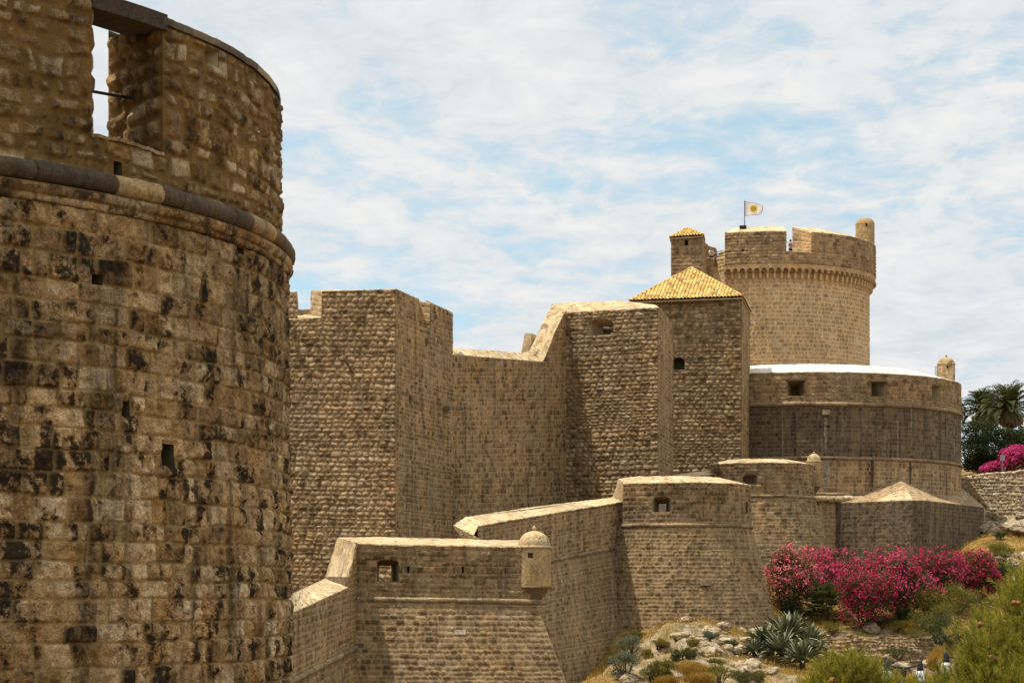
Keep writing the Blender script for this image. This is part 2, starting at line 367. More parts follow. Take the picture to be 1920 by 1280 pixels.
M['fgcord'] = stone('grey moulding', [(.075, .06, .045), (.11, .09, .065), (.15, .115, .075), (.42, .32, .18)], (.1, .08, .05), black=.4, streak=.0, ochre=.25, fine=10, bumpd=.012, stone_black=.2)
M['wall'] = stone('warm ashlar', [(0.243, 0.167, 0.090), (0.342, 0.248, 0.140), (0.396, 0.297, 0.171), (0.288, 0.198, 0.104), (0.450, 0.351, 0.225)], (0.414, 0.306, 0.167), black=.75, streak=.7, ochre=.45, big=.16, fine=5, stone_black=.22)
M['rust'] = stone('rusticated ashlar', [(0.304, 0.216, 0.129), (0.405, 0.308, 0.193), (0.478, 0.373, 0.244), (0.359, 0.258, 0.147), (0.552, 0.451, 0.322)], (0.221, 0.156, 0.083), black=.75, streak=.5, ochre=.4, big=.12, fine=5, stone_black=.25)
M['scarp'] = stone('scarp ashlar', [(0.189, 0.138, 0.077), (0.267, 0.198, 0.116), (0.318, 0.237, 0.142), (0.232, 0.159, 0.086), (0.370, 0.288, 0.185)], (0.361, 0.267, 0.146), black=.65, streak=.6, ochre=.4, big=.14, fine=5, stone_black=.22)
M['dark'] = stone('sooty ashlar', [(.13, .10, .07), (.20, .155, .105), (.24, .185, .12), (.165, .12, .08), (.30, .235, .16)], (.25, .195, .125), black=.6, streak=.9, ochre=.1, big=.10, fine=4, stone_black=.2, white=.6, tint=(.74, .70, .64))
M['keep'] = stone('golden ashlar', [(.42, .29, .16), (.50, .365, .215), (.55, .415, .255), (.46, .325, .18), (.60, .48, .32)], (.66, .50, .30), black=.3, streak=.2, ochre=.5, big=.12, fine=4, stone_black=.25, tint=(1.06, .98, .88))  # albedo raised in place of grazing sun on the keep
M['coping'] = stone('sunbaked coping', [(.52, .41, .25), (.60, .49, .31), (.66, .55, .37)], (.4, .3, .18), black=.6, streak=0, ochre=.2, big=.4, fine=6, bumpd=.03, stone_black=.1)
M['white'] = stone('white coping', [(.74, .70, .60), (.80, .77, .68), (.84, .81, .73)], (.6, .55, .45), black=.1, streak=0, ochre=.05, big=.3, fine=3, bumpd=.01, stone_black=.1)  # near-white colour carries the overexposed sunlight of the rim
M['lime'] = stone('lime run', [(.30, .25, .18), (.44, .38, .29)], (.3, .25, .18), black=.7, streak=.6, ochre=.1, big=.5, fine=6, stone_black=.0, tint=(1, 1, 1))
M['soot'] = stone('soot run', [(.05, .04, .03), (.085, .065, .045)], (.08, .06, .04), black=.5, streak=.4, ochre=.1, big=.5, fine=6, stone_black=.0, tint=(1, 1, 1))
M['plaster'] = stone('ochre render', [(.42, .31, .16), (.45, .34, .18), (.48, .37, .2)], (.4, .3, .16), black=.22, streak=.35, ochre=.3, big=.5, fine=5, bumpd=.006, stone_black=.0)
M['cord'] = stone('stone moulding', [(.22, .17, .11), (.30, .235, .15), (.36, .285, .19)], (.2, .15, .1), black=.45, streak=0, ochre=.2, fine=6, bumpd=.015, stone_black=.4)
M['pale'] = stone('bleached rubble', [(.36, .30, .21), (.50, .42, .31), (.58, .50, .38), (.42, .33, .22)], (.40, .33, .23), black=.35, streak=.15, ochre=.1, big=.2, fine=4, stone_black=.3, tint=(1.05, .98, .88))
def plain(name, col, rough=.8, metal=0., var=.25, scale=5):
    n = NT(name); c = n.mix(1, col, n.ramp(n.noise(scale, 4), [(.3, 1 - var), (.7, 1 + var)]), 'MULTIPLY'); n.b.inputs['Metallic'].default_value = metal; return n.done(c, rough)
M['void'] = plain('shaded recess stone', (.10, .075, .045), .95)  # shade inside holes and windows is put into this dark colour
M['plainstone'] = plain('plain back wall', (.34, .26, .16), .95, scale=2)
M['iron'] = plain('rusty iron', (.035, .03, .028), .6, .6)
M['rust_iron'] = plain('rust', (.06, .035, .02), .8, .2)
def tile_mat():
    n = NT('clay tiles'); a = n.attr()
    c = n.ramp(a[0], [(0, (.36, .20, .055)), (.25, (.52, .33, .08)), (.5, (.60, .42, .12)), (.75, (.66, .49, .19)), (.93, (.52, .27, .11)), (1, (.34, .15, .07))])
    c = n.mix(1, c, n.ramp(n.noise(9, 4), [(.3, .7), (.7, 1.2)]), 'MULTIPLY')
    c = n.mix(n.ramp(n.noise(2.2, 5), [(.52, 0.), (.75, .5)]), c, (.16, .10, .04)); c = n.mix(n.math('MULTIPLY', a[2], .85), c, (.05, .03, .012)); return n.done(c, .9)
M['tile'] = tile_mat()
def leaf_mat(name, lo, hi, trans=.25, rough=.6):
    n = NT(name); a = n.attr(); c = n.ramp(a[0], [(0, lo), (1, hi)]); n.done(c, rough)
    tr = n.N.new('ShaderNodeBsdfTranslucent'); n.L.new(c, tr.inputs[0]); mx = n.N.new('ShaderNodeMixShader'); mx.inputs[0].default_value = trans
    out = n.N['Material Output']; n.L.new(n.b.outputs[0], mx.inputs[1]); n.L.new(tr.outputs[0], mx.inputs[2]); n.L.new(mx.outputs[0], out.inputs[0]); return n.m
M['l_olea'] = leaf_mat('oleander leaves', (.025, .04, .012), (.09, .105, .03))
M['l_dark'] = leaf_mat('dark leaves', (.010, .020, .006), (.045, .06, .014))
M['l_fan'] = leaf_mat('fan palm leaves', (.03, .042, .012), (.12, .13, .03))
M['l_yel'] = leaf_mat('yellow green leaves', (.09, .085, .015), (.26, .21, .04))
M['l_grey'] = leaf_mat('grey green leaves', (.07, .085, .05), (.17, .18, .11))
M['l_agave'] = leaf_mat('agave leaves', (.014, .026, .011), (.30, .31, .18), .05, .5)
M['l_pine'] = leaf_mat('pine needles', (.075, .095, .010), (.44, .38, .045), .4)
M['l_palm'] = leaf_mat('palm fronds', (.025, .036, .010), (.125, .125, .035), .2)
M['l_dry'] = leaf_mat('dead fronds', (.14, .09, .035), (.26, .17, .07), .1)
M['grass'] = leaf_mat('dry grass', (.26, .14, .02), (.52, .33, .07), .3)
M['f_pale'] = leaf_mat('pale pink petals', (.54, .07, .10), (.80, .24, .26), .3)
M['f_pink'] = leaf_mat('pink petals', (.40, .018, .075), (.68, .07, .18), .3)
M['f_deep'] = leaf_mat('deep pink petals', (.30, .008, .04), (.58, .04, .13), .3)
M['f_bou'] = leaf_mat('magenta bracts', (.38, .010, .10), (.66, .07, .24), .3)
M['bark'] = plain('bark', (.09, .06, .035), .95, scale=14, var=.5)
M['cone'] = plain('pine cone', (.20, .09, .03), .8, scale=30, var=.5)
# ------------------------------------------------------------------ ground
CP = [(1060, 1320, 122), (1120, 1290, 126), (1165, 1240, 132), (1200, 1195, 136), (1130, 1295, 112), (1200, 1235, 119), (1240, 1180, 128), (1290, 1158, 134), (1400, 1195, 136), (1455, 1172, 142), (1300, 1285, 112), (1450, 1262, 121), (1400, 1230, 128),
      (1500, 1172, 146), (1580, 1168, 147), (1560, 1078, 171), (1650, 1078, 170), (1740, 1078, 168), (1800, 1072, 172), (1846, 1050, 180), (1480, 1122, 150), (1560, 1130, 150), (1640, 1128, 151), (1700, 1124, 152), (1750, 1112, 154), (1834, 1118, 153), (1860, 984, 186), (1920, 976, 186), (1970, 976, 186), (1600, 1184, 143.5), (1750, 1182, 143.5), (1600, 1238, 141.5), (1750, 1236, 141.5), (1700, 1268, 127), (1560, 1285, 112), (1850, 1135, 150),
      (1850, 1062, 170), (1905, 1010, 177), (1850, 1002, 178), (1920, 1085, 160), (1950, 1150, 150), (2000, 1030, 176)]
CP3 = [P(*c) for c in CP] + [np.array(q, float) for q in ((0, 0, -1.7), (10, 12, -1.8), (-10, 12, -1.8), (12, 35, -7), (0, 40, -8), (20, 60, -7), (30, 90, -5.5), (10, 90, -7), (0, 100, -9), (-8, 90, -9), (-6, 98, -9), (8, 108, -6.3), (-15, 60, -8),
      (-40, 60, -2), (-30, 110, 2), (0, 150, 4), (15, 190, 8), (30, 215, 9), (45, 205, 10.9), (60, 205, 11.5), (60, 180, 6), (48, 194, 7.6), (40, 194, 7.0), (70, 150, 2), (60, 110, -2), (80, 90, -3), (120, 200, 14), (100, 300, 20), (0, 300, 15), (-100, 200, 5),
      (200, 100, 0), (-200, 0, 0), (200, -100, -2), (0, -100, -2), (0, 600, 20), (400, 400, 18), (-400, 300, 5), (1500, 0, 0), (-1500, 0, 0), (0, 1500, 10), (0, -1500, 0))]
CPa = np.array(CP3)
def tps(r): r = np.maximum(r, 1e-6); return r * r * np.log(r)
_n = len(CPa); _A = np.zeros((_n + 3, _n + 3)); _sc = 50.
_xy = CPa[:, :2] / _sc; _D = np.linalg.norm(_xy[:, None] - _xy[None], axis=-1)
_A[:_n, :_n] = tps(_D) + .0008 * np.eye(_n); _A[:_n, _n] = 1; _A[:_n, _n + 1:] = _xy; _A[_n, :_n] = 1; _A[_n + 1:, :_n] = _xy.T
_W = np.linalg.solve(_A, np.r_[CPa[:, 2], 0, 0, 0])
def gbase(x, y):
    x = np.asarray(x, float) / _sc; y = np.asarray(y, float) / _sc; r = _W[_n] + _W[_n + 1] * x + _W[_n + 2] * y
    for i in range(_n): r = r + _W[i] * tps(np.hypot(x - _xy[i, 0], y - _xy[i, 1]))
    return r
def rocky(x, y):
    a = np.exp(-(((x - 9.5) / 5.5) ** 2 + ((y - 124) / 9) ** 2)) + .9 * np.exp(-(((x - 24) / 5) ** 2 + ((y - 140) / 5) ** 2)) + .9 * np.exp(-(((x - 44) / 7) ** 2 + ((y - 188) / 3) ** 2)) + .7 * np.exp(-(((x - 12) / 4) ** 2 + ((y - 112) / 4) ** 2)) + .5 * np.exp(-(((x - 38) / 3) ** 2 + ((y - 160) / 6) ** 2))
    return np.clip(a, 0, 1)
def ground(x, y):
    x = np.asarray(x, float); y = np.asarray(y, float)
    k = rocky(x, y); z = gbase(x, y)
    rg = 1 - np.abs(fbm(x * .45, y * .45, o=5, seed=3)) * 2
    dz = k * (.40 * rg - .2)
    # fractured blocks: every cell of a jittered grid is a tilted slab at its own height
    for cs, am in ((1.7, .95), (.62, .38)):
        wx = x + .25 * cs * noise(x * 1.3, y * 1.3, seed=31); wy = y * .8 + .25 * cs * noise(x * 1.3 + 7, y * 1.3, seed=32); ix, iy = np.floor(wx / cs).astype(np.int64), np.floor(wy / cs).astype(np.int64); best = np.full(x.shape, 1e9); hh = np.zeros(x.shape)
        for a in (-1, 0, 1):
            for b in (-1, 0, 1):
                jx, jy = ix + a, iy + b; cx = (jx + _h(jx, jy, jx * 0, 41)) * cs; cy = (jy + _h(jx, jy, jx * 0, 42)) * cs; dd = np.hypot(wx - cx, wy - cy); m = dd < best; best = np.where(m, dd, best)
                hh = np.where(m, am * (_h(jx, jy, jx * 0, 43) - .5) + .5 * am / cs * ((wx - cx) * (_h(jx, jy, jx * 0, 44) - .5) * 2 + (wy - cy) * (_h(jx, jy, jx * 0, 45) - .2)), hh)
        dz = dz + k * hh
    q = .42; zs = z + dz
    st = np.floor(zs / q) * q + q * sstep(.55, 1, zs / q - np.floor(zs / q))
    return lerp(z + .10 * fbm(x * .6, y * .6, o=3, seed=5), lerp(zs, st, .15), k)
def gz(x, y): return float(ground(np.array([x]), np.array([y]))[0])
def on_ray(px, py, y0=90, y1=200):
    """where the line of sight meets the ground"""
    Y = np.linspace(y0, y1, 600); z = ground((px - 960) / F * Y, Y); d = (H - py) / F * Y - z; i = np.argmax(d < 0) if (d < 0).any() else 599
    return np.array([(px - 960) / F * Y[i], Y[i], z[i]])
def build_ground():
    xs = np.unique(np.r_[np.geomspace(70, 4000, 26), -np.geomspace(30, 4000, 26), np.linspace(-30, 2, 30), np.arange(2, 50, .2), np.linspace(50, 70, 20)])
    ys = np.unique(np.r_[-np.geomspace(10, 4000, 16), np.linspace(-10, 100, 40), np.arange(100, 152, .2), np.arange(152, 190, .4), np.linspace(190, 260, 40), np.geomspace(260, 4000, 24)])
    x, y = np.meshgrid(xs, ys); z = ground(x, y)
    far = sstep(250, 900, np.hypot(x, y)); z = lerp(z, 2 + 0 * z, far)
    nv, nu = x.shape; idx = np.arange(nv * nu).reshape(nv, nu)
    f = np.stack([idx[:-1, :-1], idx[:-1, 1:], idx[1:, 1:], idx[1:, :-1]], -1).reshape(-1, 4)
    at = np.stack([rocky(x, y), 0 * x, 0 * x], -1).reshape(-1, 3)
    n = NT('rocky slope'); a = n.attr()
    rock = n.ramp(n.noise(1.6, 7, .65), [(.32, (.10, .07, .04)), (.46, (.29, .215, .13)), (.58, (.47, .385, .27)), (.72, (.25, .175, .10))])
    rock = n.mix(n.ramp(n.noise(.9, 6, .7, loc=(5, 5, 5)), [(.5, 0.), (.66, .85)]), rock, (.06, .045, .03)); rock = n.mix(n.ramp(n.noise(.7, 5, .65, loc=(15, 5, 5)), [(.48, 0.), (.6, .8)]), rock, (.30, .21, .06))
    soil = n.ramp(n.noise(.7, 6, .65, loc=(1, 2, 3)), [(.32, (.06, .042, .018)), (.45, (.20, .125, .035)), (.57, (.36, .22, .06)), (.7, (.10, .09, .025))])
    soil = n.mix(1, soil, n.ramp(n.noise(14, 4, .7), [(.3, .5), (.7, 1.4)]), 'MULTIPLY')
    k = n.math('ADD', n.math('MULTIPLY', a[0], 1.4), n.math('MULTIPLY', n.math('SUBTRACT', n.noise(.8, 5, .6, loc=(8, 2, 0)), .5), 1.6)); k = n.ramp(k, [(.35, 0.), (.6, 1.)])
    n.bump(n.math('ADD', n.noise(3.5, 8, .7), n.math('MULTIPLY', n.noise(20, 4, .7), .3)), 1, .25)
    o = mesh('ground', np.stack([x, y, z], -1), f, n.done(n.mix(k, soil, rock), .95), None, True, at); tag(o, kind='structure')
build_ground()
# ------------------------------------------------------------------ masonry buildings
def arc_pts(C, R, z, a0, a1, n=40): return [(C[0] + R * math.sin(RAD(a)), C[1] - R * math.cos(RAD(a)), z) for a in np.linspace(a0, a1, n)]
def phi_at(C, R, px):
    a = np.linspace(-80, 85, 3301); r = np.radians(a); x = C[0] + R * np.sin(r); y = C[1] - R * np.cos(r)
    d = 960 + F * x / y - px; ok = (C[0] + R * np.sin(r) - 0) * np.sin(r) - (y) * np.cos(r) < 0       # faces the camera
    d = np.where(ok, np.abs(d), 1e9); return a[np.argmin(d)]
def flat(name, par, mat, pts, down=None):
    """polygon slab; down gives it thickness"""
    V = [np.array(p, float) for p in pts]; n = len(V); fs = [tuple(range(n))]
    if down:
        V += [p - np.array([0, 0, down]) for p in V[:n]]; fs += [tuple(range(n, 2 * n))[::-1]] + [(i, i + n, (i + 1) % n + n, (i + 1) % n) for i in range(n)]
    return mesh(name, V, fs, mat, par)
def walls(name, par, mat, xy, z0, z1):
    """plain unseen back walls along an open line"""
    n = len(xy); V = [(x, y, z0) for x, y in xy] + [(x, y, z1 if not hasattr(z1, '__len__') else z1[i]) for i, (x, y) in enumerate(xy)]
    return mesh(name, V, [(i, i + 1, i + 1 + n, i + n) for i in range(n - 1)], mat, par)
def skin(name, par, mat, S, hs=(), **k): return masonry(name, par, mat, S, holes=hs, **k)

def foreground_tower():
    C = (-15.57, 43.5); R0 = 11.0; zc = 6.93; zt = 10.12
    t = empty('round_tower', (C[0], C[1], -8), 'huge weathered round tower close by on the left, with a gap in its parapet', 'tower')
    S = cyl(C, 11.12, R0, -6.0, zc - .45, -30, 112)
    hs = [hole_rect(S, *q) for q in ((172, 514, 192, 534), (228, 752, 243, 780), (302, 832, 326, 872), (444, 462, 458, 476))]
    skin('wall', t, M['fg'], S, hs, course=.385, length=.50, relief=.06, res=.024, seed=11, bev=.045, mw=.021, jx=.6, lvar=.40, wob=.035, rough=.9, cvar=.2, buried=.14)
    for h in hs: niche('putlog_hole', t, M['void'], S, h, .5)
    Sb = cyl(C, R0 + .02, R0 + .13, zc - .46, zc - .16, -30, 112)
    skin('string_course', t, M['fgtop'], Sb, course=.3, length=.75, relief=.05, res=.03, seed=5, bev=.05, mw=.02, rough=.5)
    pts = arc_pts(C, R0 + .02, zc + .02, -30, 112, 120); Lp = [math.radians(phi_at(C, R0, p) + 30) * R0 for p in (212, 296)]
    cordon('cordon', t, M['fgcord'], pts, .185, seed=4, seg=1.05, res=.12, pale=(Lp[0], Lp[1]), n=16)
    Rp = 10.86; a1, a2 = phi_at(C, Rp, 171), phi_at(C, Rp, 305)
    zs1 = (H - 252) / F * (C[1] - Rp * math.cos(RAD(a1))); zs2 = (H - 286) / F * (C[1] - Rp * math.cos(RAD(a2))); zs = (zs1 + zs2) / 2
    kw = dict(course=.34, length=.44, relief=.06, jx=.7, res=.024, bev=.06, mw=.045, wob=.12, rough=.8, cvar=.35, buried=.7, lvar=.45)
    # parapet: below the gap, left of it, right of it
    Sl = cyl(C, Rp, Rp, zc + .1, zs, -30, 112)
    hl = [hole_rect(Sl, 213, 303, 229, 340)]
    skin('parapet', t, M['fgtop'], Sl, hl, seed=21, **kw); niche('drain_hole', t, M['void'], Sl, hl[0], .6)
    Sm = cyl(C, Rp, Rp, zs, 13.4, -30, a1); skin('parapet', t, M['fgtop'], Sm, seed=22, **kw)
    Sr = cyl(C, Rp, Rp, zs, zt - .12, a2, 112)
    hr = [hole_rect(Sr, *q) for q in ((384, 92, 410, 122), (466, 124, 484, 150), (512, 150, 520, 172), (474, 230, 486, 244))]
    skin('parapet', t, M['fgtop'], Sr, hr, seed=23, **kw)
    for h in hr: niche('putlog_hole', t, M['plainstone'], Sr, h, .35, (.0, .3, .5, .0))
    def pt(a, r, z): return np.array([C[0] + r * math.sin(RAD(a)), C[1] - r * math.cos(RAD(a)), z])
    strip('coping', t, M['fgcord'], arc_pts(C, Rp + .02, zt, a2, 112, 60), arc_pts(C, 9.3, zt + .12, a2, 112, 60), res=.05, seed=3, amp=.02, lip=.03, drop=.13)
    # reveals of the gap (the right one splays so that the sky shows past it)
    ain = phi_at(C, 9.25, 203)
    for nm, b, e in (('reveal', (a2, Rp), (ain, 9.25)),):
        Sv = quad(pt(e[0], e[1], zs - .2), pt(b[0], b[1], zs - .02), pt(b[0], b[1], zt - .04), pt(e[0], e[1], zt - .04))
        skin(nm, t, M['fgtop'], Sv, course=.36, length=.5, relief=.10, res=.03, seed=31, bev=.12, mw=.07, wob=.06, rough=.7, cvar=.3, buried=.6)
    a1i = phi_at(C, 9.25, 150)
    Sv = quad(pt(a1, Rp, zs - .02), pt(a1i, 9.25, zs - .2), pt(a1i, 9.25, 13.4), pt(a1, Rp, 13.4)); skin('reveal', t, M['fgtop'], Sv, course=.36, length=.5, relief=.06, res=.05, seed=32, buried=.5)
    strip('sill', t, M['fgtop'], [pt(a, Rp, zs) for a in np.linspace(a1, a2, 8)], [pt(a, 9.25, zs - .2) for a in np.linspace(a1i, ain, 8)], res=.05, seed=6, amp=.06)
    # lintel slab over the gap
    m = MB(); aa = np.linspace(a1 - .05, a2 + .4, 7); ab = np.linspace(a1 - .3, a2 + 4.5, 7); k = len(aa); zz = zt - .22
    V = [pt(a, Rp + .05, zz) for a in aa] + [pt(a, 10.05, zz) for a in ab] + [pt(a, Rp + .05, zt + .06) for a in aa] + [pt(a, 10.05, zt + .06) for a in ab]
    fs = [(0, 2 * k, 3 * k, k), (k - 1, 2 * k - 1, 4 * k - 1, 3 * k - 1)]
    for i in range(k - 1): fs += [(i, i + 1, 2 * k + i + 1, 2 * k + i), (k + i, 3 * k + i, 3 * k + i + 1, k + i + 1), (i, k + i, k + i + 1, i + 1), (2 * k + i, 2 * k + i + 1, 3 * k + i + 1, 3 * k + i)]
    lm = m.add(V, fs).build('lintel', M['fgcord'], t)
    # iron tie bar across the gap
    A = pt(a1, Rp - .35, (H - 152) / F * 36.4); B = pt((a2 * .55 + ain * .45), 10.0, (H - 165) / F * 38.0)
    MB().tube([A - (B - A) * .1, B + (B - A) * .15], .028, 8).build('tie_bar', M['iron'], t)
    inner = [(C[0] + 9.25 * math.sin(RAD(a)), C[1] - 9.25 * math.cos(RAD(a))) for a in np.linspace(ain, 112, 30)]
    walls('rear_wall', t, M['plainstone'], inner[::-1], 6.9, zt + .1)
    walls('rear_wall', t, M['plainstone'], [(C[0] + R0 * math.sin(RAD(a)), C[1] - R0 * math.cos(RAD(a))) for a in np.linspace(112, 330, 40)], -8, 7.0)
    flat('terrace', t, M['plainstone'], [(C[0] + 10.8 * math.sin(RAD(a)), C[1] - 10.8 * math.cos(RAD(a)), 6.98) for a in np.linspace(0, 350, 36)])
foreground_tower()

def curtain_left():
    t = empty('curtain_wall', (-8, 92, -9), 'low outer wall with sloping sunlit top running in from behind the big round tower', 'wall')
    Y = lambda px: 82 + (100 - 82) * (px - 530) / (669 - 530)
    zb = -9.5
    def q(px, py): return P(px, py, Y(px))
    # upper wall above the moulding
    A = [q(500, 1300), q(669, 1212)]; Tp = [q(500, 1000), q(669, 1000)]
    S = poly_wall(A, Tp)
    xs = np.array([500, 540, 652, 653.5, 669]); ys = np.array([1171, 1152, 1101, 1081, 1019])
    def top(s):
        b = A[0] + (A[1] - A[0]) * s[..., None]; px = 960 + F * b[..., 0] / b[..., 1]; z = (H - np.interp(px, xs, ys)) / F * b[..., 1]
        z0 = b[..., 2]; z1 = Tp[0][2] + (Tp[1][2] - Tp[0][2]) * s; return (z - z0) / (z1 - z0)
    skin('wall', t, M['wall'], S, course=.27, length=.42, relief=.035, res=.055, mw=.06, lvar=.28, seed=41, top=top)
    a, b = q(500, 1300), q(669, 1212)
    S2 = quad((a[0] + .9, a[1], zb), (b[0] + .9, b[1] - .1, zb), b + [.02, 0, 0], a + [.02, 0, 0]); skin('scarp', t, M['scarp'], S2, course=.27, length=.42, relief=.05, res=.06, seed=42)
    cordon('cordon', t, M['cord'], [q(500, 1300) + [.03, 0, .0], q(669, 1212) + [.03, 0, 0]], .13, seed=3)
    strip('coping', t, M['coping'], [q(500, 1171), q(540, 1152), q(653, 1100.5)], [P(470, 1140, Y(500) + 1.5), P(540, 1116, Y(540) + 1.6), P(609, 1085, 101)], seed=8, amp=.04, res=.08)
    bl = [P(470, 1140, Y(500) + 1.5)[:2], P(609, 1085, 101)[:2]]
    walls('rear_wall', t, M['plainstone'], [tuple(bl[1]), tuple(bl[0])], zb, [P(609, 1085, 101)[2], P(470, 1140, Y(500) + 1.5)[2]])
curtain_left()

def sentry(par, c, R, z0, z1, zd, name='sentry_box', mat='plaster', corbel=True, windows=(), finial=True, dome_mat='coping', ledge=.06):
    """cylindrical stone sentry box with dome; z0..z1 body, zd dome height; windows: (phi, zc, w, h)"""
    m = MB(); n = 32
    S = cyl(c, R, R, z0, z1, -180, 180)
    hs = [((ph - w / 2) / 360 + .5, (ph + w / 2) / 360 + .5, (zc - h / 2 - z0) / (z1 - z0), (zc + h / 2 - z0) / (z1 - z0)) for ph, zc, w, h in windows]
    b = masonry(name, par, M[mat], S, course=.9, length=2.0, relief=.01, res=max(.05, R / 14), seed=int(R * 100), holes=hs, bev=.05, mw=.0)
    for h in hs: niche('window', b, M['void'], S, h, .35)
    MB().lathe((c[0], c[1], z1), [(R * 1.0, -.02), (R + ledge, 0), (R + ledge, ledge * 1.2), (R * .98, ledge * 1.6)] + [(R * .98 * math.cos(a), ledge * 1.6 + (zd - ledge * 1.6) * math.sin(a)) for a in np.linspace(.08, 1.5, 10)], 32).build('dome', M[dome_mat], b, True)
    if finial: MB().lathe((c[0], c[1], z1 + zd - .02), [(R * .10, 0), (R * .07, R * .06), (R * .13, R * .12), (R * .14, R * .18), (R * .08, R * .26), (R * .02, R * .34)], 12).build('finial', M[dome_mat], b, True)
    if corbel: MB().lathe((c[0], c[1], z0), [(R * .25, -R * 1.1), (R * .45, -R * .85), (R * .5, -R * .6), (R * .8, -R * .35), (R * .85, -R * .12), (R * 1.03, -.05), (R * 1.03, .04), (R * .9, .05)], 32).build('corbel', M['cord'], b, True)
    return b

def front_bastion():
    t = empty('bastion', (-3, 102, -9), 'flat fronted bastion with keyhole slits and a domed sentry box at its right corner', 'bastion')
    tl, tr = P(669, 1019, 100), P(1003, 1024.6, 100.3); ml, mr = P(669, 1121, 100), P(1003, 1125, 100.3)
    S = quad(ml, mr, tr, tl)
    he = hole_rect(S, 707, 1048, 748, 1090) + (.14,)
    hk = [hole_rect(S, *q) for q in ((763.5, 1061, 767.5, 1074), (866, 1062, 870, 1074), (947, 1065, 949, 1076))]
    skin('parapet', t, M['scarp'], S, [he] + hk, course=.26, length=.34, relief=.045, res=.045, seed=51, bev=.07)
    niche('embrasure', t, M['plainstone'], S, he, 3.3, (.0, .42, .05, .25), through=True)
    for h in hk: niche('loophole', t, M['void'], S, h, .5)
    # scarp, battered, turning at the right corner
    zb = -9.0; h = -zb + ml[2]; off = .30
    bl, br = np.array([ml[0] - .2, ml[1] - off * h, zb]), np.array([mr[0] + .37 * h, mr[1] - off * h * .85, zb])
    S2 = quad(bl, br, mr - [0, .03, 0], ml - [0, .03, 0])
    skin('scarp', t, M['scarp'], S2, course=.265, length=.40, relief=.05, res=.05, mw=.06, lvar=.28, seed=52, bev=.10)
    S3 = quad(br, (br[0] + .5, 128, zb), (mr[0] + .1, 128, mr[2]), mr - [0, .03, 0]); skin('scarp', t, M['scarp'], S3, course=.3, length=.7, relief=.03, res=.15, seed=53)
    cordon('cordon', t, M['cord'], [P(664, 1123, 99.95), P(1003, 1127.5, 100.2), P(1022, 1128.5, 100.6), P(1024, 1127, 103)], .12, seed=9)
    bk = [P(632, 1008, 103.5), P(700, 1006.5, 103.2), P(985, 1013, 103), P(1003, 1019, 102)]
    strip('coping', t, M['coping'], [tl, lerp(tl, tr, .2), lerp(tl, tr, .93), tr], bk, seed=9, amp=.05, res=.1)
    # slanting end of the parapet
    strip('coping', t, M['coping'], [P(653, 1081, 99.7), tl], [P(611, 1081, 103.8), P(632, 1008, 103.5)], seed=10, amp=.05, lip=0.03)
    strip('coping', t, M['wall'], [P(653, 1101, 99.6), P(653, 1081, 99.7)], [P(609, 1086, 103.7), P(611, 1081, 103.8)], seed=12, amp=.04, lip=0)
    walls('rear_wall', t, M['coping'], [(bk[3][0], bk[3][1]), (bk[1][0], bk[1][1]), (bk[0][0], bk[0][1])], 1.9, [bk[3][2] - .02, bk[1][2] - .02, bk[0][2] - .02])
    walls('rear_wall', t, M['plainstone'], [(tr[0], tr[1]), (tr[0], 103), (bk[3][0], bk[3][1])], -2, [tr[2], 2.2, bk[3][2]])
    c = P(1001.5, 1060, 100.75); z = lambda py: (H - py) / F * 100.2
    sentry(t, (c[0], c[1]), .76, z(1100), z(1027), z(994) - z(1027), windows=((-14, z(1041), 18, .24),))
    MB().box(lerp(bl, br, 0) * 0 + S2(.545, .833) + [0, -.03, 0], (.52, .1, .2)).build('pale_block', M['white'], t)
front_bastion()

def low_wall():
    t = empty('curtain_wall', (1.5, 130, -8), 'long sloping outer wall climbing behind the front bastion to the round bastion', 'wall')
    Y = lambda px: 113 + (143.5 - 113) * (px - 870) / (1181 - 870)
    q = lambda px, py: P(px, py, Y(px))
    zl = lambda px: np.interp(px, [870, 1033, 1181, 1210], [1086, 1050, 1021, 1015])
    tp = lambda px: np.interp(px, [870, 897, 1168, 1181], [988, 985, 940, 938])
    xs = np.linspace(896, 1190, 8)
    S = poly_wall([q(x, zl(x)) for x in xs], [q(x, tp(x)) for x in xs]); skin('parapet', t, M['wall'], S, course=.27, length=.40, relief=.045, res=.06, mw=.06, lvar=.28, seed=61)
    n = np.array([.73, -.68, 0]) * 1.0
    bot = []
    for x in xs:
        p = q(x, zl(x)); h = p[2] + 8; bot.append(np.array([p[0], p[1], -8]) + n * h * .2)
    S2 = poly_wall(bot, [q(x, zl(x)) + n * .02 for x in xs]); skin('scarp', t, M['scarp'], S2, course=.27, length=.40, relief=.05, res=.07, mw=.06, lvar=.28, seed=62)
    cordon('cordon', t, M['cord'], [q(x, zl(x)) + n * .03 for x in np.linspace(896, 1181, 12)], .13, seed=6)
    strip('coping', t, M['coping'], [q(897, 985), q(1030, 962.5), q(1176, 939)], [P(872, 969.5, 118.5), P(1000, 950, 132), P(1150, 932, 147)], seed=15, amp=.035, res=.08)
    strip('coping', t, M['coping'], [P(888, 1003, 113), q(897.5, 985)], [P(850, 985, 117.5), P(872, 969.5, 118.5)], seed=16, amp=.05, lip=0)
    strip('coping', t, M['coping'], [P(905, 1015, 111), P(888, 1003, 113)], [P(870, 1015, 116), P(850, 986, 117.5)], seed=17, amp=.05, lip=0)
    a, b = P(872, 969.5, 118.5), P(1150, 932, 147); walls('rear_wall', t, M['plainstone'], [(b[0], b[1]), (a[0], a[1])], -3, [b[2], a[2]])
low_wall()

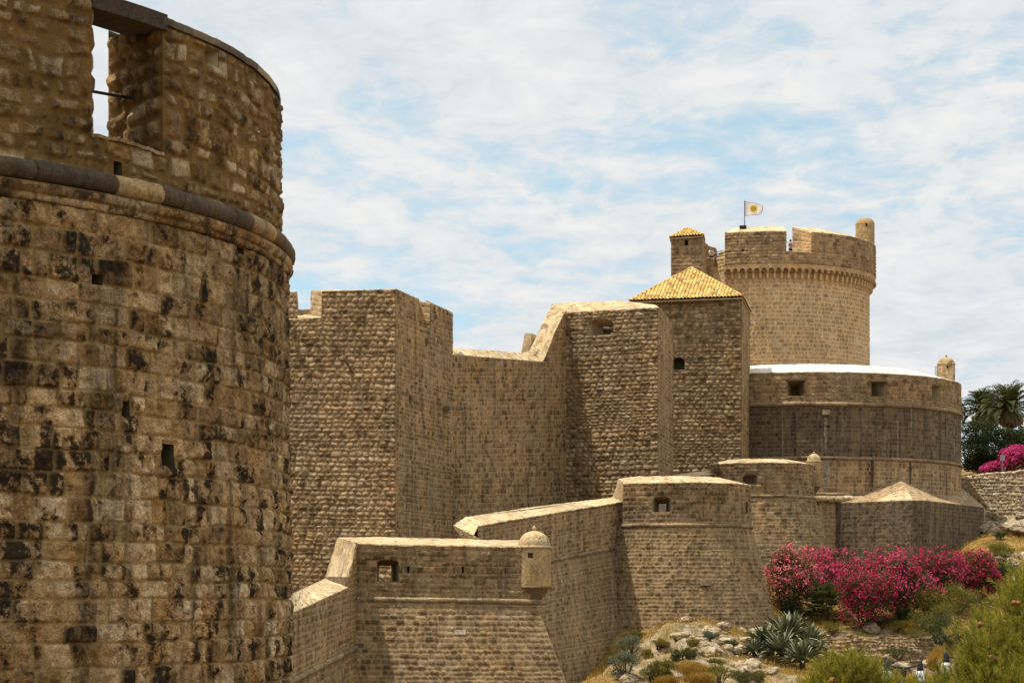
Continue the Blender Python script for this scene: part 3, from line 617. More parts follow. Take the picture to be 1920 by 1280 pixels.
def mid_bastion():
    C = (P(1265, 0, 144)[0], 144.); R = 4.95
    t = empty('bastion', (C[0], C[1], -5), 'round bastion on the bare rocks with an arched gun port, left of the oleanders', 'bastion')
    zt = (H - 903.5) / F * 139; zm = (H - 984) / F * 139; zb = -6.; a0 = -46; a1 = 118
    S = cyl(C, R + .05, R, zm, zt, a0, a1)
    he = hole_rect(S, 1224, 930, 1258, 959) + (.25,); hs = [hole_rect(S, 1398, 941, 1402, 962)]
    skin('parapet', t, M['scarp'], S, [he] + hs, course=.27, length=.36, relief=.045, res=.06, seed=71)
    niche('embrasure', t, M['plainstone'], S, he, 2.3, (.0, .6, .05, .35), through=True); niche('loophole', t, M['void'], S, hs[0], .5)
    k = .262
    S2 = cyl(C, R + (zm - zb) * k, R + .05, zb, zm, a0 - 4, a1); skin('scarp', t, M['scarp'], S2, course=.27, length=.40, relief=.055, res=.06, mw=.06, lvar=.28, seed=72, bev=.10)
    cordon('cordon', t, M['cord'], arc_pts(C, R + .09, zm, a0, a1), .13, seed=7)
    def pt(a, r, z): return np.array([C[0] + r * math.sin(RAD(a)), C[1] - r * math.cos(RAD(a)), z])
    A = arc_pts(C, R, zt, a0, a1, 30); B = arc_pts(C, R - 2.0, zt + .5, a0, a1, 30); strip('coping', t, M['coping'], A, B, seed=18, amp=.05)
    e0, e1 = np.array(A[0]), np.array(B[0])
    strip('coping', t, M['coping'], [P(1171, 940, 141.2), e0], [P(1149, 932, 147), P(1160, 897, 147)], seed=19, amp=.04, lip=0)
    strip('coping', t, M['coping'], [e0, e1], [P(1160, 897, 147), P(1200, 893, 147)], seed=20, amp=.04, lip=0)
    walls('rear_wall', t, M['coping'], [(x, y) for x, y, z in B[::-1]], 6.7, zt + .48)
    walls('rear_wall', t, M['plainstone'], [A[-1][:2], (C[0] + 1, 152), (C[0] - 6, 150)], -3, 6.5)
    # patch of newer pale facing stones at the foot
    for i, (px, py) in enumerate(((1322, 1092),)):
        s_, t_ = inv(S2, px, py); p = S2(s_, t_); MB().box(p, (.7, .5, .35), .3).build('stone_spur', M['pale'], t)
mid_bastion()

def rear_bastion():
    C = (P(1420, 0, 162)[0], 162.); R = 4.15
    t = empty('bastion', (C[0], C[1], -2), 'small round bastion with a slim domed sentry box, between the square towers and the oleanders', 'bastion')
    zt = (H - 866.5) / F * 158; zm = (H - 930) / F * 158; zb = -2.; a0 = -62; a1 = 110
    S = cyl(C, R, R, zm, zt, a0, a1); he = hole_rect(S, 1392, 888, 1420, 908) + (.4,)
    skin('parapet', t, M['scarp'], S, [he], course=.28, length=.38, relief=.045, res=.07, seed=81); niche('embrasure', t, M['plainstone'], S, he, 1.2, (.0, .5, .1, .3))
    S2 = cyl(C, R + (zm - zb) * .285, R + .05, zb, zm, a0, a1); skin('scarp', t, M['scarp'], S2, course=.28, length=.4, relief=.05, res=.07, seed=82)
    cordon('cordon', t, M['cord'], arc_pts(C, R + .07, zm, a0, a1), .13, seed=8)
    A = arc_pts(C, R, zt, a0, a1, 30); B = arc_pts(C, R - 1.6, zt + .35, a0, a1, 30); strip('coping', t, M['coping'], A, B, seed=24, amp=.04)
    strip('coping', t, M['coping'], [P(1346, 882, 161), A[0]], [P(1331, 879, 163), P(1334, 863, 163)], seed=25, amp=.03, lip=0)
    strip('coping', t, M['coping'], [P(1270, 893, 156), P(1346, 887, 160)], [P(1268, 889, 160), P(1346, 880, 164)], seed=26, amp=.05)
    walls('rear_wall', t, M['plainstone'], [(x, y) for x, y, z in B[::-1]], 5, zt + .3); walls('rear_wall', t, M['plainstone'], [A[-1][:2], (C[0], 170), (C[0] - 6, 166)], -3, 8.5)
    c = P(1526, 900, 163.2); z = lambda py: (H - py) / F * 163.2
    sentry(t, (c[0], c[1]), .52, z(912), z(866), z(850) - z(866), windows=((-8, z(878), 22, .4),))
rear_bastion()

def square_tower(name, label, fl, fr, rr, zb, matf, matr, seed, tops_f=None, tops_r=None, holes_f=(), niche_kw={}, course=.3, back=None, res=.05, relief=.075):
    """front face fl->fr and right face fr->rr given as top points; returns the thing and both surfaces"""
    c = (fl + fr + rr) / 3; t = empty(name, (c[0], c[1], zb), label, 'tower')
    d = lambda p: np.array([p[0], p[1], zb])
    Sf = quad(d(fl), d(fr), fr, fl); Sr = quad(d(fr), d(rr), rr, fr)
    hs = [hole_rect(Sf, *q[:4]) + tuple(q[4:]) for q in holes_f]
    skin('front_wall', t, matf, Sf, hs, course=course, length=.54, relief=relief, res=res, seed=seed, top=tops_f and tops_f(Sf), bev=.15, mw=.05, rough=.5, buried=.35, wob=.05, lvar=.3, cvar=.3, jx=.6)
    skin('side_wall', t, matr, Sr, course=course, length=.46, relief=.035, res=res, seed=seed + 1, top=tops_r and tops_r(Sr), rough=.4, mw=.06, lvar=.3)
    return t, Sf, Sr, hs
def prof(xs, ys):
    """top line of a wall face drawn through picture points, as a function of s along the face"""
    def mk(S):
        def top(s):
            b, a = S(s, np.zeros_like(s)), S(s, np.ones_like(s)); px = 960 + F * b[..., 0] / b[..., 1]
            z = (H - np.interp(px, xs, ys)) / F * b[..., 1]; return (z - b[..., 2]) / (a[..., 2] - b[..., 2])
        return top
    return mk

def tower_one():
    fl, fr, rr = P(525, 540, 137.06), P(743, 540, 132.00), P(849, 586, 143.44)
    tf = prof([520, 557, 557.5, 603, 603.8, 743], [549, 549, 597, 595, 545.5, 541.8])
    tr = prof([743, 785, 785.7, 806, 806.7, 849], [541.8, 561, 612, 618, 567, 588.5])
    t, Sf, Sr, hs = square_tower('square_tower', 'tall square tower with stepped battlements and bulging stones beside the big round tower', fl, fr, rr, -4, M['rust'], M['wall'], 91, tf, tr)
    # top surface pieces, sunlit ends of the battlements
    a, b = P(603.8, 545.5, Y1(603.8)), P(743, 541.8, 132.00)
    A2 = P(583, 543.5, Y1(603) + 3.0); B2 = b + np.array([-1.9, 3.2, .2])
    strip('coping', t, M['coping'], [a, b], [A2, B2], seed=31, amp=.05, lip=.03)
    skin('merlon_end', t, M['keep'], quad(P(582, 592, Y1(603) + 3.0), P(603.8, 594.5, Y1(603)), a, A2), course=.33, length=.6, relief=.04, res=.06, seed=93)
    strip('coping', t, M['coping'], [P(525, 599, Y1(525)), P(604, 595, Y1(604))], [P(525, 595, Y1(525) + 3), P(582, 590, Y1(604) + 3)], seed=32, amp=.05)
    far = P(560, 579, 144.10); skin('merlon', t, M['keep'], quad(P(530, 592, 141.35), P(557, 592, 141.35), P(557, 546, 141.35), P(530, 548, 141.35)), course=.33, length=.5, relief=.04, res=.06, seed=94)
    walls('merlon', t, M['plainstone'], [P(557, 0, 141.35)[:2], P(559.5, 0, 147.40)[:2]], 12, P(557, 546, 141.35)[2])
    skin('merlon', t, M['keep'], quad(P(556, 596, 146.30), P(590, 596, 146.30), P(590, 579, 146.30), P(556, 580, 146.30)), course=.33, length=.5, relief=.03, res=.08, seed=95)
    Yr = 139.2
    skin('merlon_end', t, M['keep'], quad(P(783, 618, Yr + .6), P(807, 618, Yr), P(807, 567, Yr), P(783, 563, Yr + .6)), course=.35, length=.6, relief=.03, res=.06, seed=96)
    strip('coping', t, M['coping'], [P(786, 612, 136.73), P(806, 618, 139.15)], [P(778, 611, 137.83), P(798, 613, 140.25)], seed=33, amp=.03)
    strip('coping', t, M['wall'], [b, P(785, 561, 136.62)], [b + np.array([-1.6, 1.5, .1]), P(775, 558, 158.60)], seed=34, amp=.04, lip=.02)
    strip('coping', t, M['wall'], [P(807, 567, 139.26), rr], [P(796, 563.5, 140.80), P(838, 583, 145.86)], seed=35, amp=.04, lip=.02)
    walls('rear_wall', t, M['plainstone'], [(rr[0], rr[1]), (rr[0] - 8, rr[1] + 2), (fl[0], fl[1] + 8), (fl[0], fl[1])], -4, 15.2)
    flat('terrace', t, M['plainstone'], [(fl[0], fl[1] + .05, 15.0), (fr[0] - .1, fr[1] + .1, 15.0), (rr[0] - .1, rr[1], 15.0), (rr[0] - 8, rr[1] + 2, 15.0), (fl[0], fl[1] + 8, 15.0)])
    # iron bar and stone spouts on the faces
    s_, t_ = inv(Sf, 650, 668); p = Sf(s_, t_); s2, t2 = inv(Sf, 664, 700); p2 = Sf(s2, t2); n = norm_of(Sf, .5, .5)
    MB().tube([p + n * .05, p + n * .35 + [.1, 0, -.25], p2 + n * .08], .055, 8).build('iron_bar', M['rust_iron'], t)
    for S, px, py, L in ((Sf, 553, 622, .55), (Sr, 832, 765, .55), (Sr, 768, 745, .3), (Sr, 798, 638, .3)):
        s_, t_ = inv(S, px, py); p = S(s_, t_); n = norm_of(S, .5, .5); b_ = math.atan2(n[1], n[0])
        MB().box(p + n * (L / 2 - .1), (L, .34, .22), b_).box(p + n * (L / 2 - .12) - [0, 0, .22], (L * .6, .26, .24), b_).build('spout', M['cord'], t)
Y1 = lambda px: np.interp(px, [525, 743], [137.06, 132])
tower_one()

def curtain_main():
    t = empty('curtain_wall', (0, 134, -4), 'high shaded wall between two square towers, its top sweeping up to the right', 'wall')
    a, b = P(845, 560, 143.2), P(1063, 560, 157.0); d = lambda p: np.array([p[0], p[1], -4.])
    S = quad(d(a), d(b), b, a); xs = [845, 1011, 1018, 1026, 1040, 1057, 1064]; ys = [664, 677.5, 677, 660, 623, 588, 580]
    skin('wall', t, M['wall'], S, course=.33, length=.40, relief=.035, res=.055, mw=.065, lvar=.3, seed=101, top=prof(xs, ys)(S), rough=.4)
    Yc = lambda px: np.interp(px, [845, 1063], [143.2, 157.0])
    A = [P(x, np.interp(x, xs, ys), Yc(x)) for x in (845, 930, 1011, 1018, 1026, 1040, 1061)]
    Bp = [(840, 652.5), (925, 657), (982, 661.5), (992, 658), (1001, 641), (1018, 604), (1036, 569)]
    B = [P(x, y, Yc(x) + 2.6) for x, y in Bp]
    strip('coping', t, M['coping'], A, B, seed=36, amp=.05, res=.1)
    walls('rear_wall', t, M['plainstone'], [(B[i][0], B[i][1]) for i in range(7)][::-1], -4, [q[2] for q in B][::-1])
    m = MB(); f = [P(977, 662, 158.6), P(994, 662, 158.2), P(1001.5, 634, 158.2), (P(996.5, 624.5, 158.2)), P(984, 624.5, 158.6)]
    f = [np.array(p) for p in f]; bk = [p + np.array([.35, 1.2, 0]) for p in f]; k = 5
    st = empty('stair_parapet', (f[0][0], f[0][1], f[0][2] - 3), 'small pale slanted slab sticking up behind the sweep of the high wall', 'parapet')
    m.add(f + bk, [tuple(range(k))[::-1], tuple(range(k, 2 * k))] + [(i, (i + 1) % k, (i + 1) % k + k, i + k) for i in range(k)]); m.build('slab', M['coping'], st)
    c = (f[0] + f[1]) / 2 + np.array([0, .5, 0]); MB().box(c + [0, 0, -1.5], (.6, 1.1, 3.05)).build('pier', M['plainstone'], st)
curtain_main()

def tower_two():
    fl, fr, rr = P(1057, 586, 157), P(1235, 575.5, 152.6), P(1262, 607, 162.5)
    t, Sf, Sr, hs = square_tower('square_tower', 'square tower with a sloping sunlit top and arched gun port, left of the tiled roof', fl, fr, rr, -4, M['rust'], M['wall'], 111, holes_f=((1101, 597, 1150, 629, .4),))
    niche('embrasure', t, M['plainstone'], Sf, hs[0], 1.6, (.16, .38, .22, .28), through=True)
    s0, s1, t0, t1 = hs[0][:4]
    bk = [P(1034, 573.5, 160), P(1042, 568.5, 160.5), P(1160, 563.5, 158), P(1228, 572, 155.5)]
    strip('coping', t, M['coping'], [fl, lerp(fl, fr, .12), lerp(fl, fr, .7), fr], bk, seed=41, amp=.05)
    strip('coping', t, M['wall'], [fr, rr], [fr + np.array([-.7, 1.5, 0]), rr + np.array([-.9, .3, 0])], seed=42, amp=.04, lip=.02)
    c = S3 = Sf((s0 + s1) / 2, (t0 + t1) / 2)
    skin('inner_wall', t, M['pale'], quad(c + [-3, 4.2, -2.2], c + [3, 3.6, -2.2], c + [3, 3.6, .9], c + [-3, 4.2, .9]), course=.4, length=.55, relief=.08, res=.07, seed=113, bev=.14, mw=.06)  # pale stone colour emulates sun on the wall seen through the port
    walls('rear_wall', t, M['plainstone'], [(rr[0], rr[1]), (rr[0] - 5.5, rr[1] + 3), (fl[0] - .3, fl[1] + 7), (fl[0], fl[1])], -4, c[2] - .8)
    # a quoin repair of pale stones near the corner
tower_two()

def tiles(name, par, A, B, T0, T1, seed, pitch=.25, row=.40):
    """clay pantiles over the slope from eave A-B to ridge T0-T1 (a point for a hip end)"""
    A, B, T0, T1 = [np.array(p, float) for p in (A, B, T0, T1)]
    U = np.linalg.norm(B - A); ux = (B - A) / U; mid = (T0 + T1) / 2 - A; vh = mid - ux * (mid @ ux); V = np.linalg.norm(vh); uy = vh / V; nn = np.cross(ux, uy)
    us = np.linspace(0, U, int(U / .042)); vs = np.linspace(0, V, int(V / .06)); u, v = np.meshgrid(us, vs); fr = v / V
    lo = ((T0 - A) @ ux) * fr; hi = U + ((T1 - A) @ ux - U) * fr
    col = np.floor(u / pitch).astype(int); off = _h(col, 0 * col, 0 * col, seed) * .1; rw = np.floor(v / row + off).astype(int); fv = v / row + off - rw
    bar = np.abs(np.sin(PI * u / pitch)) ** .7
    hgt = .13 * bar + .055 * (1 - fv) + .02 * (_h(col, rw, 0 * rw, seed + 1) - .5)
    inside = (u >= lo - .02) & (u <= hi + .02); uc = np.clip(u, lo, hi)
    pos = A + ux * uc[..., None] + uy * v[..., None] + nn * hgt[..., None]
    nv, nu = u.shape; idx = np.arange(nv * nu).reshape(nv, nu); f = np.stack([idx[:-1, :-1], idx[:-1, 1:], idx[1:, 1:], idx[1:, :-1]], -1)
    km = inside[:-1, :-1] | inside[:-1, 1:] | inside[1:, 1:] | inside[1:, :-1]; f = f[km]
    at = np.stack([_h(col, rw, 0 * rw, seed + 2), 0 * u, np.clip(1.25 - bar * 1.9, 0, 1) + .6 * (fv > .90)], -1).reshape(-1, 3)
    used = np.unique(f); mp = np.full(nv * nu, -1); mp[used] = np.arange(len(used))
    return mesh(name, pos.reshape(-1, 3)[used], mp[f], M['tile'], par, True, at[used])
def hip_roof(par, E, apex, seed, pitch, row, hr=.11):
    """E: four eave corners front-left, front-right, back-right, back-left"""
    n = 4; E = [np.array(e, float) for e in E]; apex = np.array(apex, float)
    r = flat('roof', par, M['plainstone'], [e - [0, 0, .02] for e in E], .10)
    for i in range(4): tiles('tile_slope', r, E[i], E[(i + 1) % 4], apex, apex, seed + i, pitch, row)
    for i in range(4):
        m = MB(); L = np.linalg.norm(apex - E[i]); k = max(3, int(L / row)); V = []; Fs = []; at = []
        for j in range(k):
            a, b = lerp(E[i], apex, j / k), lerp(E[i], apex, (j + 1.15) / k); q = MB().tube([a + [0, 0, .10], b + [0, 0, .08]], [hr, hr * .8], 8)
            Fs += [tuple(x + len(V) for x in f) for f in q.f]; V += q.v; at += [(random.random(), 0, 0)] * len(q.v)
        mesh('ridge_tiles', V, Fs, M['tile'], r, True, np.array(at))
    return r

def roofed_tower():
    Yf = 155.
    fl, fr, rr = P(1190, 563, 171.5), P(1391, 560, 169), P(1406, 588, 178.2)
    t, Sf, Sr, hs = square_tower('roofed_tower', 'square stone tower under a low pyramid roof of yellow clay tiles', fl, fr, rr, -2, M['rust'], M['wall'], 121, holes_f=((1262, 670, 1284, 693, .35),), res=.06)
    niche('window', t, M['void'], Sf, hs[0], .9, (0, 0, 0, 0))
    d = rr - fr; bl = np.array([fl[0] + d[0], fl[1] + d[1], fl[2]]); z = fl[2]
    walls('rear_wall', t, M['plainstone'], [(rr[0], rr[1]), (bl[0], bl[1]), (fl[0], fl[1])], -2, z)
    E = [P(1180, 563.5, 171), P(1393, 558.5, 168.6), None, None]; zz = (E[0][2] + E[1][2]) / 2; E[0][2] = E[1][2] = zz
    e = np.array([d[0], d[1], 0]); e = e * (1 + .5 / np.linalg.norm(e)); E[2] = E[1] + e; E[3] = E[0] + e
    c = sum(E) / 4; apex = np.array([c[0], c[1], (H - 502) / F * c[1] - .08])
    hip_roof(t, E, apex, 5, .285, .43)
roofed_tower()

def round_keep():
    C = (22.68, 200.); Rb = 9.85; Rc = 10.4; a0 = -23.5; a1 = 125
    t = empty('round_keep', (C[0], C[1], 8), 'great round keep crowned with arched corbels and battlements, highest on the skyline', 'keep')
    zA = (H - 497) / F * 189.6; zt = (H - 433) / F * 189.6; zs = (H - 470.5) / F * 189.6; zk = (H - 537) / F * 190.1
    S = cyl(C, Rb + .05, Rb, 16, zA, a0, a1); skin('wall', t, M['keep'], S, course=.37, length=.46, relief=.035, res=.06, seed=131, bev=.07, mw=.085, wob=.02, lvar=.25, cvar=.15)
    def pt(a, r, z): return np.array([C[0] + r * math.sin(RAD(a)), C[1] - r * math.cos(RAD(a)), z])
    nb = 43; da = (a1 - a0) / nb
    # arch band above the corbels
    V = []; Fs = []; hw = da * .36; za = zA - .42; rise = math.radians(hw) * Rc
    for i in range(nb):
        c = a0 + da * (i + .5); arc = [(c + hw * math.cos(q), za + rise * math.sin(q) * .9) for q in np.linspace(PI, 0, 9)]
        outl = [(c - da / 2, za - .12), (c - hw, za - .12)] + arc + [(c + hw, za - .12), (c + da / 2, za - .12)]; topl = [(c - da / 2 + da * j / (len(outl) - 1), zA + .12) for j in range(len(outl))]
        for R_ in (Rc + .03, Rb - .02):
            n = len(V); V += [pt(a, R_, z) for a, z in outl] + [pt(a, R_, z) for a, z in topl]; m_ = len(outl)
            if R_ > Rb: n0 = n; Fs += [(n + j, n + j + 1, n + m_ + j + 1, n + m_ + j) for j in range(m_ - 1)]
        Fs += [(n0 + j, n + j, n + j + 1, n0 + j + 1) for j in range(m_ - 1)]
    mesh('arch_band', V, Fs, M['keep'], t, False, np.tile([.75, .3, 0], (len(V), 1)))
    # corbels: S-shaped brackets, one shape copied round the ring
    prof_ = [(-.05, 0)] + [(.02 + .30 * (1 - math.cos(q)), .05 + .62 * math.sin(q)) for q in np.linspace(0, PI / 2, 6)] + [(.34 + .0, .72), (.36, .80)] + [(.36 + .27 * (1 - math.cos(q)), .80 + .55 * math.sin(q)) for q in np.linspace(.1, PI / 2, 6)] + [(.66, 1.42), (.66, za - .12 - zk), (-.05, za - .12 - zk)]
    hw_ = math.radians(da * .5 - hw) * Rc; first = None
    for i in range(nb + 1):
        a = a0 + da * i
        if first is None:
            k = len(prof_); V = [(sx * hw_, -r, z) for sx in (-1, 1) for r, z in prof_]
            Fs = [tuple(range(k)), tuple(range(k, 2 * k))[::-1]] + [(j, j + k, (j + 1) % k + k, (j + 1) % k) for j in range(k)]
            o = mesh('corbel', V, Fs, M['keep'], None, False, np.tile([.6, .3, 0], (len(V), 1))); o.parent = t; first = o
        else: o = first.copy(); COL.objects.link(o); o.parent = t
        p = pt(a, Rb - .01, zk); o.location = p - ORG[t.name]; o.rotation_euler = (0, 0, RAD(a))
    e1, e2 = phi_at(C, Rc, 1474), phi_at(C, Rc, 1521)
    kw = dict(course=.34, length=.46, relief=.06, res=.07, bev=.09, mw=.05, rough=.5)
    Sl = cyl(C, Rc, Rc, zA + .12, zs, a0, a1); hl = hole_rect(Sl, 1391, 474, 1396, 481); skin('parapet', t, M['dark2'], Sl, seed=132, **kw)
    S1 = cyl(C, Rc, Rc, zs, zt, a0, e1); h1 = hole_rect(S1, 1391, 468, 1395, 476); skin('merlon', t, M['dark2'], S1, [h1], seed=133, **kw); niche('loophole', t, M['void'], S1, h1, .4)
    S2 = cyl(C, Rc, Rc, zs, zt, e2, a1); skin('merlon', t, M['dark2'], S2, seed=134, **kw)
    Ri = 8.0; dz = .78
    strip('coping', t, M['coping'], arc_pts(C, Rc, zt, a0, e1, 16), arc_pts(C, Ri, zt + dz, a0 + 2, e1 + 2.5, 16), seed=51, amp=.05, res=.15)
    strip('coping', t, M['coping'], arc_pts(C, Rc, zt, e2, a1, 50), arc_pts(C, Ri, zt + dz, e2 - 4.5, a1, 50), seed=52, amp=.05, res=.15)
    strip('coping', t, M['coping'], arc_pts(C, Rc, zs, e1, e2, 10), arc_pts(C, Ri, zs + .35, e1 + 2.5, e2 - 4.5, 10), seed=53, amp=.04)
    skin('merlon_end', t, M['keep'], quad(pt(e2 - 4.5, Ri, zs + .3), pt(e2, Rc, zs), pt(e2, Rc, zt), pt(e2 - 4.5, Ri, zt + dz)), course=.34, length=.5, relief=.05, res=.07, seed=135)
    skin('merlon_end', t, M['wall'], quad(pt(e1, Rc, zs), pt(e1 + 2.5, Ri, zs + .3), pt(e1 + 2.5, Ri, zt + dz), pt(e1, Rc, zt)), course=.34, length=.5, relief=.05, res=.07, seed=136)
    walls('rear_wall', t, M['plainstone'], [pt(a, Ri, 0)[:2] for a in np.linspace(a1, e2 - 4.5, 30)], zs - .6, zt + dz)
    walls('rear_wall', t, M['plainstone'], [pt(a, Ri, 0)[:2] for a in np.linspace(e1 + 2.5, a0 + 2, 10)], zs - .6, zt + dz)
    # closing side wall on the left and the rest of the ring
    q0, q1 = pt(a0, Rb, 0), np.array([pt(a0, Rb, 0)[0] + 2.2, 211, 0])
    walls('rear_wall', t, M['keep'], [q1[:2], q0[:2]], 16, zA); p0 = pt(a0, Rc, 0); walls('rear_wall', t, M['keep'], [(p0[0] + 2.6, 208), p0[:2]], zA - .3, zt)
    walls('rear_wall', t, M['plainstone'], [pt(a1, Rb, 0)[:2], (C[0] + 3, 212), q1[:2]], 16, zs - .4)
    flat('terrace', t, M['plainstone'], [pt(a, Rb - .1, zs - .55) for a in np.linspace(a0, a1, 30)] + [np.array([C[0] + 3, 211, zs - .55]), np.array([q1[0], q1[1], zs - .55])])
    c = P(1622, 0, 201.5); z = lambda py: (H - py) / F * 201.5
    sentry(t, (c[0], c[1]), .86, z(468), z(421), z(408) - z(421), corbel=False, windows=((0, z(424.5), 13, .28),), finial=False, dome_mat='plaster', ledge=.03)
    MB().lathe((c[0], c[1], z(468) - .6), [(.4, -.8), (.6, -.3), (.86, .05), (.86, .62)], 24).build('corbel', M['plaster'], t, True)
    # stepped walls and the stair turret on the left
    u = empty('stair_turret', (P(1290, 0, 189)[0], 189, 8), 'slender square turret with a little tiled roof, left of the great round keep', 'turret')
    f0, f1 = P(1258, 447, 188.6), P(1318, 445, 187.4); r1 = P(1323, 457, 190.6); dn = lambda p: np.array([p[0], p[1], 16.])
    Sf = quad(dn(f0), dn(f1), f1, f0); hw = hole_rect(Sf, 1283.5, 450.5, 1290.5, 460.5); skin('front_wall', u, M['dark2'], Sf, [hw], seed=141, **kw); niche('window', u, M['void'], Sf, hw, .5)
    skin('side_wall', u, M['wall'], quad(dn(f1), dn(r1), r1, f1), seed=142, **kw)
    bk = np.array([f0[0] + r1[0] - f1[0], f0[1] + 3.2, 0]); walls('rear_wall', u, M['plainstone'], [r1[:2], bk[:2], f0[:2]], 16, f0[2])
    E = [P(1256, 444.5, 188.3), P(1318.5, 443, 187.1), None, None]; E[0][2] = E[1][2] = (E[0][2] + E[1][2]) / 2; e = np.array([.42, 3.5, 0]); E[2] = E[1] + e; E[3] = E[0] + e; c = sum(E) / 4
    hip_roof(u, E, (c[0], c[1], (H - 429) / F * c[1]), 15, .28, .42, .10)
    sd = empty('stair_wall', (P(1340, 0, 194)[0], 194, 8), 'stepped wall joining the tiled turret to the great round keep, partly in full sun', 'wall')
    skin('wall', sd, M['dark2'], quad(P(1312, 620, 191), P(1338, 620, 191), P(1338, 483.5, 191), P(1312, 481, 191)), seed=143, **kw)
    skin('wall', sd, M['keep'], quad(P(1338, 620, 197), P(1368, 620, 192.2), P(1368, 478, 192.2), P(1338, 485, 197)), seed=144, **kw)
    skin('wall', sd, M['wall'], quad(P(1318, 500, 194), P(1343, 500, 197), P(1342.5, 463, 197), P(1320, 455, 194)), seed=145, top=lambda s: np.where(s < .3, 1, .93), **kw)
    walls('rear_wall', sd, M['plainstone'], [P(1343, 0, 197)[:2], P(1347, 0, 203)[:2]], 24, P(1342.5, 463, 197)[2])
    skin('wall', sd, M['keep'], quad(P(1348, 500, 198), P(1362, 500, 195), P(1362, 468, 195), P(1348, 473, 198)), seed=146, **kw)
    flat('walkway', sd, M['plainstone'], [P(1312, 488, 191.1), P(1338, 488, 191.1), P(1340, 489.5, 197), P(1316, 489.5, 197)], .2)
    MB().tube([P(1319, 472.5, 191.2), P(1337, 473.5, 191.4)], .03, 6).tube([P(1343, 473, 192), P(1356, 469, 192)], .03, 6).build('handrail', M['iron'], sd)
    fp = empty('flagpole', P(1396.3, 427, 191.6), 'thin metal pole on the highest battlement flying the emblem flag', 'flagpole')
    b0 = P(1396.3, 428, 191.6); b1 = P(1396.0, 375, 191.6)
    MB().tube([b0, b1], [.045, .03], 8).build('pole', plain('galvanised metal', (.16, .16, .17), .4, .7), fp)
    MB().box(P(1393, 426.0, 191.4), (.58, .4, .26)).build('base', M['iron'], fp)
    return C
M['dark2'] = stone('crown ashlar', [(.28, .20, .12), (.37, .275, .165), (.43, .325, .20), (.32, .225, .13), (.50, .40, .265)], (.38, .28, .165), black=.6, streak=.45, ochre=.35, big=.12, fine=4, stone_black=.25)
round_keep()

def flag():
    nu, nv = 40, 24; L, Hh = 1.62, 1.28; Y = 191.6; p0 = P(1396.6, 377.5, Y); V = []; uv = []
    for j in range(nv + 1):
        for i in range(nu + 1):
            u, v = i / nu, j / nv; sag = .38 * u ** 1.4 * (1 - v) + .02; wv = .16 * math.sin(u * 7.5 + v * 1.6) * u ** .7
            V.append(p0 + np.array([L * u * (1 - .05 * v) * (.90 + .10 * math.cos((v - .35) * 2.6)), wv - .25 * u, -sag - Hh * v * (1 - .10 * u)])); uv.append((u, 1 - v))
    f = [(j * (nu + 1) + i, (j + 1) * (nu + 1) + i, (j + 1) * (nu + 1) + i + 1, j * (nu + 1) + i + 1) for j in range(nv) for i in range(nu)]
    n = NT('flag cloth'); uvn = n.N.new('ShaderNodeUVMap'); sp = n.N.new('ShaderNodeSeparateXYZ'); n.L.new(uvn.outputs[0], sp.inputs[0]); X, Yv = sp.outputs[0], sp.outputs[1]
    dx = n.math('DIVIDE', n.math('SUBTRACT', X, .46), .19); dy = n.math('DIVIDE', n.math('SUBTRACT', Yv, .52), .31)
    r = n.math('SQRT', n.math('ADD', n.math('MULTIPLY', dx, dx), n.math('MULTIPLY', dy, dy)))
    bd = n.math('MINIMUM', n.math('MINIMUM', X, n.math('SUBTRACT', 1, X)), n.math('MULTIPLY', n.math('MINIMUM', Yv, n.math('SUBTRACT', 1, Yv)), .8))
    c = n.mix(n.math('LESS_THAN', bd, .03), (.80, .78, .74), (.55, .06, .09))
    nz = n.noise(6, 3); g = n.ramp(nz, [(.4, (.62, .40, .02)), (.5, (.50, .26, .02)), (.58, (.16, .08, .01)), (.66, (.68, .48, .06))])
    c = n.mix(n.math('LESS_THAN', r, 1.0), c, (.62, .58, .28)); c = n.mix(n.math('LESS_THAN', r, .88), c, (.66, .47, .04)); c = n.mix(n.math('LESS_THAN', r, .70), c, g)
    n.done(c, .8); tr = n.N.new('ShaderNodeBsdfTranslucent'); n.L.new(c, tr.inputs[0]); mx = n.N.new('ShaderNodeMixShader'); mx.inputs[0].default_value = .45; out = n.N['Material Output']
    n.L.new(n.b.outputs[0], mx.inputs[1]); n.L.new(tr.outputs[0], mx.inputs[2]); n.L.new(mx.outputs[0], out.inputs[0])
    o = mesh('flag', V, f, n.m, None, True, uv=uv); tag(o, 'white flag with a red edge and a golden emblem blowing to the right', 'flag')
flag()

